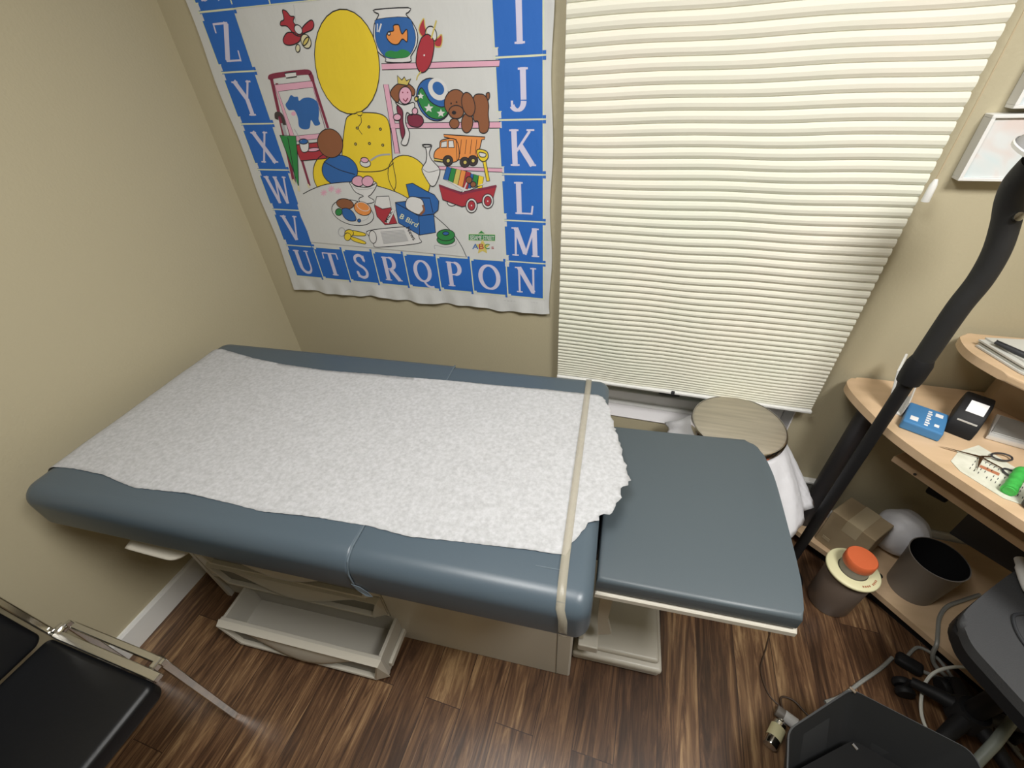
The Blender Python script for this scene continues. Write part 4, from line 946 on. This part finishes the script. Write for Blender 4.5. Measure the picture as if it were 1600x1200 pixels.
# things on / by the lower shelf
ZS = .0785
cb = root('cardboard_box', 'small closed cardboard box on the lower desk shelf behind the lamp pole', 'box', (.87, 1.22, ZS))
mt = at_desk(.874, 1.222, ZS, -44)
bm = B(); box(bm, -.072, .072, -.058, .058, 0, .175, .002, 1, 0, mt); part('carton', bm, 'card', cb)
bm = B(); box(bm, -.020, .030, -.0585, .0585, .1752, .1760, 0, 1, 0, mt); box(bm, -.020, .030, -.0592, -.0582, .12, .176, 0, 1, 0, mt); part('tape_strip', bm, 'tape', cb)
bm = B(); box(bm, -.055, -.030, -.0590, -.0582, .030, .045, 0, 1, 0, mt); part('label', bm, 'tape', cb)
# white bundle
bm = B(); bmesh.ops.create_icosphere(bm, subdivisions=5, radius=1)
for v in bm.verts:
    n = v.co.copy(); k = 1 + .03 * math.sin(n.x * 5 + n.z * 4) * math.sin(n.y * 5 + 1) + .01 * math.sin(n.x * 13 + n.y * 11)
    v.co = Vector((1.034 + .078 * n.x * k, 1.262 + .078 * n.y * k, ZS + .092 + .095 * n.z * k)); v.co.z = max(v.co.z, ZS + .001)
o = recenter(new('plastic_bag', bm, 'bag', None, True), (1.034, 1.262, ZS)); tag(o, 'round white plastic bundle on the lower desk shelf beside the cardboard box', 'bag')
# dark grey bin
gb = root('round_wastebasket', 'round grey bin with black inside on the lower desk shelf', 'wastebasket', (1.050, 1.105, ZS))
c_ = Vector((1.050, 1.105, ZS))
bm = B(); lathe(bm, [(0, 0), (.066, 0), (.077, .180), (.079, .183), (.076, .1835)], c_, 44); part('outer_wall', bm, 'greybin', gb, 50)
bm = B(); lathe(bm, [(.0755, .183), (.064, .006), (0, .006)], c_, 44); part('inner_lining', bm, 'black', gb, 50)
# dark case hung under the tray: part of the desk
bm = B(); q0 = Vector((1.045, 1.138)); e1 = Vector((.73, -.683)); e2 = Vector((.683, .73))
prism(bm, [tuple(q0), tuple(q0 + e1 * .45), tuple(q0 + e1 * .45 + e2 * .18), tuple(q0 + e2 * .10)], .35, .46, .006, 2); part('hanging_case', bm, 'dark', dk, 40, 'dark grey case hung under the tray')
bm = B(); prism(bm, [tuple(q0 + e1 * .03 + e2 * .03), tuple(q0 + e1 * .40 + e2 * .03), tuple(q0 + e1 * .40 + e2 * .12), tuple(q0 + e1 * .03 + e2 * .08)], .4605, .5995); part('case_bracket', bm, 'dark', dk)
ad = root('power_adapter', 'black power adapter hanging under the keyboard tray', 'adapter', (1.10, 1.26, .40))
mt = at_desk(1.075, 1.30, .40, -40)
bm = B(); box(bm, -.03, .03, -.022, .022, -.05, .05, .008, 2, 0, mt); part('housing', bm, 'black', ad)
bm = B(); tube(bm, cat([(1.075, 1.30, .45), (1.08, 1.31, .55), (1.07, 1.32, .6), (1.06, 1.34, .62)], 6), .004, 8); part('cord', bm, 'black', ad, True)

# canister with cream collar and orange lid, on the floor
cc = Vector((.808, 1.030, 0))
cn = root('canister', 'brown canister with cream collar and orange lid standing on the floor by the desk', 'canister', cc)
bm = B(); lathe(bm, [(0, 0.001), (.062, 0.001), (.066, .012), (.068, .185), (.060, .20), (.045, .205)], cc, 40); part('canister_body', bm, 'canister', cn, 50)
bm = B(); lathe(bm, [(.043, .206), (.074, .203), (.077, .206), (.077, .212), (.074, .215), (.043, .213)], cc, 48); col_ = part('collar', bm, 'cream', cn, 50, 'cream ring collar with small brown marks')
bm = B()
for k in range(9):
    if k in (4,): continue
    a = R_(-80 + k * 6.5); box(bm, -.0022, .0022, -.0028, .0028, .2152, .2156, 0, 1, 0, Matrix.Translation((cc.x + .062 * math.cos(a), cc.y + .062 * math.sin(a), 0)) @ Matrix.Rotation(a + PI / 2, 4, 'Z'))
part('collar_print', bm, 'brown', cn, parent=cn)
bm = B(); lathe(bm, [(.041, .212), (.041, .245), (.038, .247)], cc, 36); part('neck', bm, 'greybin', cn, 50)
bm = B(); lathe(bm, [(.030, .246), (.042, .246), (.044, .250), (.044, .278), (.041, .282), (0, .283)], cc, 40); part('lid', bm, 'orange', cn, 50)

# ------------------------------------------------------------------ exam lamp
lx, ly = .667, 1.085
lp = root('gooseneck_exam_lamp', 'tall black gooseneck examination lamp standing at the left end of the desk', 'lamp', (lx, ly, 0))
bm = B(); lathe(bm, [(0, 0), (.066, 0), (.068, .012), (.06, .022), (.03, .032), (.026, .07), (0, .07)], (lx, ly, 0), 36); part('base', bm, 'black', lp, 40)
bm = B(); tube(bm, [(lx, ly, .03), (lx, ly, .98)], .0155, 16); part('pole', bm, 'black', lp, True)
bm = B(); lathe(bm, [(.0156, .925), (.024, .93), (.026, .95), (.026, .985), (.022, 1.0), (.0156, 1.002)], (lx, ly, 0), 24); part('collar', bm, 'black', lp, 40)
bm = B(); gp = cat([(lx, ly, .985), (.668, ly, 1.05), (.670, ly, 1.136), (.676, ly, 1.20), (.672, ly, 1.26), (.658, ly, 1.315), (.641, ly - .002, 1.36), (.632, ly - .01, 1.395), (.628, ly - .03, 1.43)], 8); tube(bm, gp, .0215, 18); part('gooseneck', bm, 'blackm', lp, True)
# head: shallow bell facing down
bm = B(); H = Matrix.Translation((.662, 1.050, 1.452)) @ Matrix.Rotation(R_(12), 4, 'X') @ Matrix.Rotation(R_(10), 4, 'Y')
lathe(bm, [(0, .05), (.03, .048), (.055, .030), (.068, .0), (.074, -.016), (.070, -.018), (.06, -.010), (0, -.006)], (0, 0, 0), 36, 0, H); part('lamp_head', bm, 'lamphead', lp, 40)
bm = B(); lathe(bm, [(.0695, -.0185), (.075, -.0185), (.076, -.013), (.0745, -.011)], (0, 0, 0), 36, 0, H); part('head_rim', bm, 'white', lp, 40)
bm = B(); lathe(bm, [(0, -.005), (.008, -.005), (.008, .004), (0, .005)], (0, 0, 0), 12, 0, Matrix.Translation((.655, ly - .024, 1.335)) @ Matrix.Rotation(R_(70), 4, 'X')); part('tension_screw', bm, 'chrome', lp, 40)

# ------------------------------------------------------------------ pictures on the back wall
def picture(name, x0, x1, z0, z1, label, cols):
    r = root(name, label, 'picture', ((x0 + x1) / 2, 1.35, z0))
    bm = B(); yb, yf = YB - .001, 1.335; t = .007
    box(bm, x0, x1, yf, yb, z0, z0 + t, .001, 1); box(bm, x0, x1, yf, yb, z1 - t, z1, .001, 1); box(bm, x0, x0 + t, yf, yb, z0 + t, z1 - t); box(bm, x1 - t, x1, yf, yb, z0 + t, z1 - t)
    part('frame', bm, 'white', r)
    mm = mat('print of ' + name, (.6, .66, .68), .35)
    tc = N(mm, 'ShaderNodeTexCoord'); nz = N(mm, 'ShaderNodeTexNoise'); nz.inputs['Scale'].default_value = 9; nz.inputs['Distortion'].default_value = 1.2
    cr = N(mm, 'ShaderNodeValToRGB'); cr.color_ramp.elements[0].position = .32; cr.color_ramp.elements[1].position = .62
    cr.color_ramp.elements[0].color = (*cols[0], 1); cr.color_ramp.elements[1].color = (*cols[1], 1); x = cr.color_ramp.elements.new(.44); x.color = (.66, .68, .68, 1)
    Lk(mm, tc.outputs['Object'], nz.inputs['Vector']); Lk(mm, nz.outputs['Fac'], cr.inputs[0]); Lk(mm, cr.outputs[0], mm.node_tree.nodes['Principled BSDF'].inputs['Base Color'])
    bm = B(); box(bm, x0 + t + .0003, x1 - t - .0003, yf + .006, yf + .009, z0 + t + .0003, z1 - t - .0003); part('print', bm, mm, r)
picture('wall_picture', .672, .86, 1.336, 1.468, 'small white-framed pale picture just right of the blind, lower of the two', ((.66, .58, .55), (.58, .68, .70)))
picture('wall_picture', .699, .93, 1.478, 1.72, 'white-framed pale picture above the smaller one right of the blind', ((.66, .62, .58), (.60, .66, .68)))

# ------------------------------------------------------------------ task chair at right edge
tcx, tcy = 1.14, .73
tk = root('task_chair', 'charcoal fabric task chair with black edge at the right, in front of the desk', 'chair', (tcx, tcy, 0))
outl = [(.866, .735), (.872, .770), (.930, .832), (1.060, .947), (1.10, .965), (1.21, .925), (1.29, .84), (1.34, .72), (1.30, .55), (1.16, .46), (1.02, .47), (.94, .55), (.885, .655), (.866, .70)]
outl = [(q.x, q.y) for q in cat([Vector(a) for a in outl], 4, True)]
bm = B(); prism(bm, outl, .440, .470, .012, 4); part('seat_cushion', bm, 'fabric', tk, 50)
bm = B(); cx_, cy_ = 1.13, .72; prism(bm, [(cx_ + (x - cx_) * 1.0, cy_ + (y - cy_) * 1.0) for x, y in outl], .405, .4395, .006, 2); part('seat_shell', bm, 'black', tk, 50)
hx, hy = 1.05, .72
bm = B(); tube(bm, [(hx, hy, .10), (hx, hy, .404)], .024, 18); part('gas_column', bm, 'black', tk, True)
bm = B(); lathe(bm, [(0, .065), (.045, .068), (.048, .10), (.035, .125), (0, .125)], (hx, hy, 0), 24); part('hub', bm, 'black', tk, 40)
for k, ang in enumerate((222.4, 294.4, 150.4, 6.4, 78.4)):
    a = R_(ang); L_ = (.17, .17, .12, .145, .10)[k]
    ex, ey = hx + L_ * math.cos(a), hy + L_ * math.sin(a)
    bm = B(); tube(bm, [(hx + .03 * math.cos(a), hy + .03 * math.sin(a), .098), (hx + L_ * .6 * math.cos(a), hy + L_ * .6 * math.sin(a), .088), (ex, ey, .072)], [.022, .018, .014], 10); part('base_arm', bm, 'black', tk, 50)
    bm = B()
    for s in (-1, 1):
        lathe(bm, [(0, -.009), (.022, -.009), (.025, -.004), (.025, .004), (.022, .009), (0, .009)], (0, 0, 0), 20, 0, Matrix.Translation((ex - s * .013 * math.sin(a + .5), ey + s * .013 * math.cos(a + .5), .0255)) @ Matrix.Rotation(a + .5, 4, 'Z') @ Matrix.Rotation(PI / 2, 4, 'X'))
    tube(bm, [(ex, ey, .03), (ex, ey, .072)], .007, 8); part('caster', bm, 'black', tk, 40)
# white armrest-like handset on the seat
hz = root('white_handset', 'white plastic handset lying on the task chair seat at the frame edge', 'handset', (1.12, .90, .471))
bm = B(); tube(bm, cat([(1.062, .962, .4995), (1.052, .925, .4995), (1.046, .885, .495), (1.048, .845, .489)], 5), [.012] * 4 + [.015] * 4 + [.015] * 4 + [.013] * 3 + [.010], 14); part('handset_body', bm, 'white', hz, 50)
bm = B(); tube(bm, cat([(1.048, .845, .480), (1.02, .82, .4745), (.985, .80, .4745), (.975, .74, .4745), (1.00, .67, .4745)], 7), .0035, 8); part('cord', bm, 'dark', hz, True)

# ------------------------------------------------------------------ cables on the floor
def cable(name, pts, r, m, label, catg, n=8, sub=None):
    zz = [p[2] if len(p) > 2 else r + .0005 for p in pts]
    P = cat([Vector((p[0], p[1], z)) for p, z in zip(pts, zz)], n)
    bm = B(); tube(bm, P, r, 8); o = new(name, bm, m, None, True); recenter(o, (pts[0][0], pts[0][1], 0)); return tag(o, label, catg)
cable('power_cable', [(.955, .874), (.907, .827), (.838, .769), (.80, .735), (.761, .704), (.72, .68)], .0055, 'cableg', 'grey cable running over the floor to the black basket', 'cable')
cable('curved_cable', [(1.155, .851, .10), (1.121, .855, .10), (1.075, .851, .09), (1.03, .833, .07), (1.001, .803, .05), (.971, .752, .05), (.963, .707, .035), (.978, .672, .012), (.99, .645, .006)], .0045, 'cablew', 'glossy white looped cable standing up near the task chair base', 'cable')
cable('thin_cord', [(.596, .857), (.575, .80), (.548, .723), (.560, .66), (.590, .632)], .0022, 'cableb', 'thin brown cord on the floor below the leg rest corner', 'cord')
cable('cord_loop', [(.60, .60), (.595, .655), (.630, .660), (.665, .630), (.70, .62)], .003, 'cableb', 'thin brown cord loop beside the black basket', 'cord')
cable('desk_cable', [(1.255, 1.13, .085), (1.195, 1.094, .085), (1.136, 1.056, .085), (1.096, 1.008, .085), (1.071, .955, .086), (1.055, .915, .082), (1.052, .895, .05), (1.07, .878, .014), (1.11, .84, .0065), (1.16, .77, .0065), (1.20, .68, .0065)], .006, 'cableg', 'grey cable hanging down over the lower shelf edge', 'cable')
cable('coiled_cable', [(1.003, .893), (1.04, .929), (1.065, .930), (1.088, .914), (1.103, .885), (1.122, .83), (1.165, .775), (1.20, .70)], .005, 'cableg', 'dull grey cable arched on the floor in front of the lower shelf', 'cable')
pl_ = root('power_plug', 'black plug on the floor between the grey cable ends', 'plug', (.985, .86, 0))
bm = B(); box(bm, -.034, .034, -.020, .020, .0005, .032, .010, 3, 0, at_desk(.992, .862, 0, -25)); part('plug_body', bm, 'black', pl_, 40)
bm = B(); tube(bm, [(1.02, .850, .016), (1.075, .845, .01)], .0055, 8); part('plug_cord', bm, 'cableg', pl_, True)
gt = recenter(new('grey_floor_tube', tube(B(), [(1.28, .885, .16), (1.18, .778, .155), (1.05, .642, .14), (.985, .563, .05)], .0125, 14), 'greytube', None, True), (1.1, .68, 0))
tag(gt, 'straight grey tube slanting to the floor across the task chair base', 'tube')

# ------------------------------------------------------------------ black basket, bottom right
kb = root('black_basket', 'open square black plastic basket on the floor at the bottom right', 'basket', (.72, .42, 0))
HB = .28
T4 = [(.668, .615), (.500, .478), (.470, .330), (.64, .17), (.925, .30), (.895, .552)]
B4 = [(.728, .566), (.560, .447), (.535, .345), (.66, .235), (.85, .32), (.845, .530)]
def blend(k): return [(b_[0] + (t[0] - b_[0]) * k, b_[1] + (t[1] - b_[1]) * k) for t, b_ in zip(T4, B4)]
def roundq(Q, r=.02, n=4):
    out = []
    for i in range(len(Q)):
        p = Vector(Q[i]); a = (Vector(Q[i - 1]) - p).normalized(); b2_ = (Vector(Q[(i + 1) % len(Q)]) - p).normalized()
        p0, p1 = p + a * r, p + b2_ * r
        for k in range(n + 1):
            t = k / n; out.append(tuple(p0 * (1 - t) ** 2 + p * 2 * t * (1 - t) + p1 * t * t))
    return out
def wallring(bm, specs, cap=None):
    rings = []
    for k, z in specs: rings.append([bm.verts.new((x, y, z)) for x, y in roundq(blend(k))])
    n = len(rings[0])
    for a, b_ in zip(rings, rings[1:]):
        for i in range(n): bm.faces.new((a[i], a[(i + 1) % n], b_[(i + 1) % n], b_[i]))
    bm.faces.new(rings[0]); bm.faces.new(rings[-1])
bm = B(); wallring(bm, [(-.06, .001), (1.0, HB - .012), (1.03, HB - .010), (1.03, HB), (.975, HB), (.965, HB - .010), (-.08, .006)]); part('basket_wall', bm, 'basket', kb, 40)
bm = B(); wallring(bm, [(.0, .0995), (.0, .101)]); part('basket_floor', bm, mat('basket floor', (.003, .003, .003), .7, spec=.2), kb)
p = T4[0]; bm = B(); box(bm, -.010, .006, -.004, .004, HB + .0005, HB + .0035, .001, 1, 0, at_desk(p[0] + .003, p[1] - .004, 0, -40)); part('corner_rivet', bm, 'steelrim', kb)
p = B4[0]; bm = B(); box(bm, -.009, .006, -.004, .004, .1015, .106, .001, 1, 0, at_desk(p[0] - .001, p[1] - .018, 0, -50)); part('corner_rivet', bm, 'steelrim', kb)

# small bottles on the floor
def bottle(x, y, ang, lab, body, band, L_=.052, r=.0125):
    q = root('small_bottle', lab, 'bottle', (x, y, 0))
    mt = Matrix.Translation((x, y, r + .001)) @ Matrix.Rotation(R_(ang), 4, 'Z') @ Matrix.Rotation(R_(90), 4, 'Y')
    bm = B(); lathe(bm, [(0, -L_ / 2), (r * .9, -L_ / 2), (r, -L_ / 2 + .003), (r, L_ / 2 - .012), (r * .5, L_ / 2 - .004), (r * .5, L_ / 2), (0, L_ / 2)], (0, 0, 0), 24, 0, mt); part('glass_body', bm, body, q, 40)
    bm = B(); lathe(bm, [(r + .0006, -L_ * .22), (r + .0008, -L_ * .2), (r + .0008, L_ * .2), (r + .0006, L_ * .22)], (0, 0, 0), 24, 0, mt); part('label', bm, band, q, 40)
bottle(.560, .552, 60, 'small steel-grey bottle with cream band lying on the floor left of the basket', 'chrome', 'cream', .085, .019)
bottle(.606, .598, -25, 'small bottle with white wrapper lying against the black basket', 'greybin', 'whitep', .075, .016)
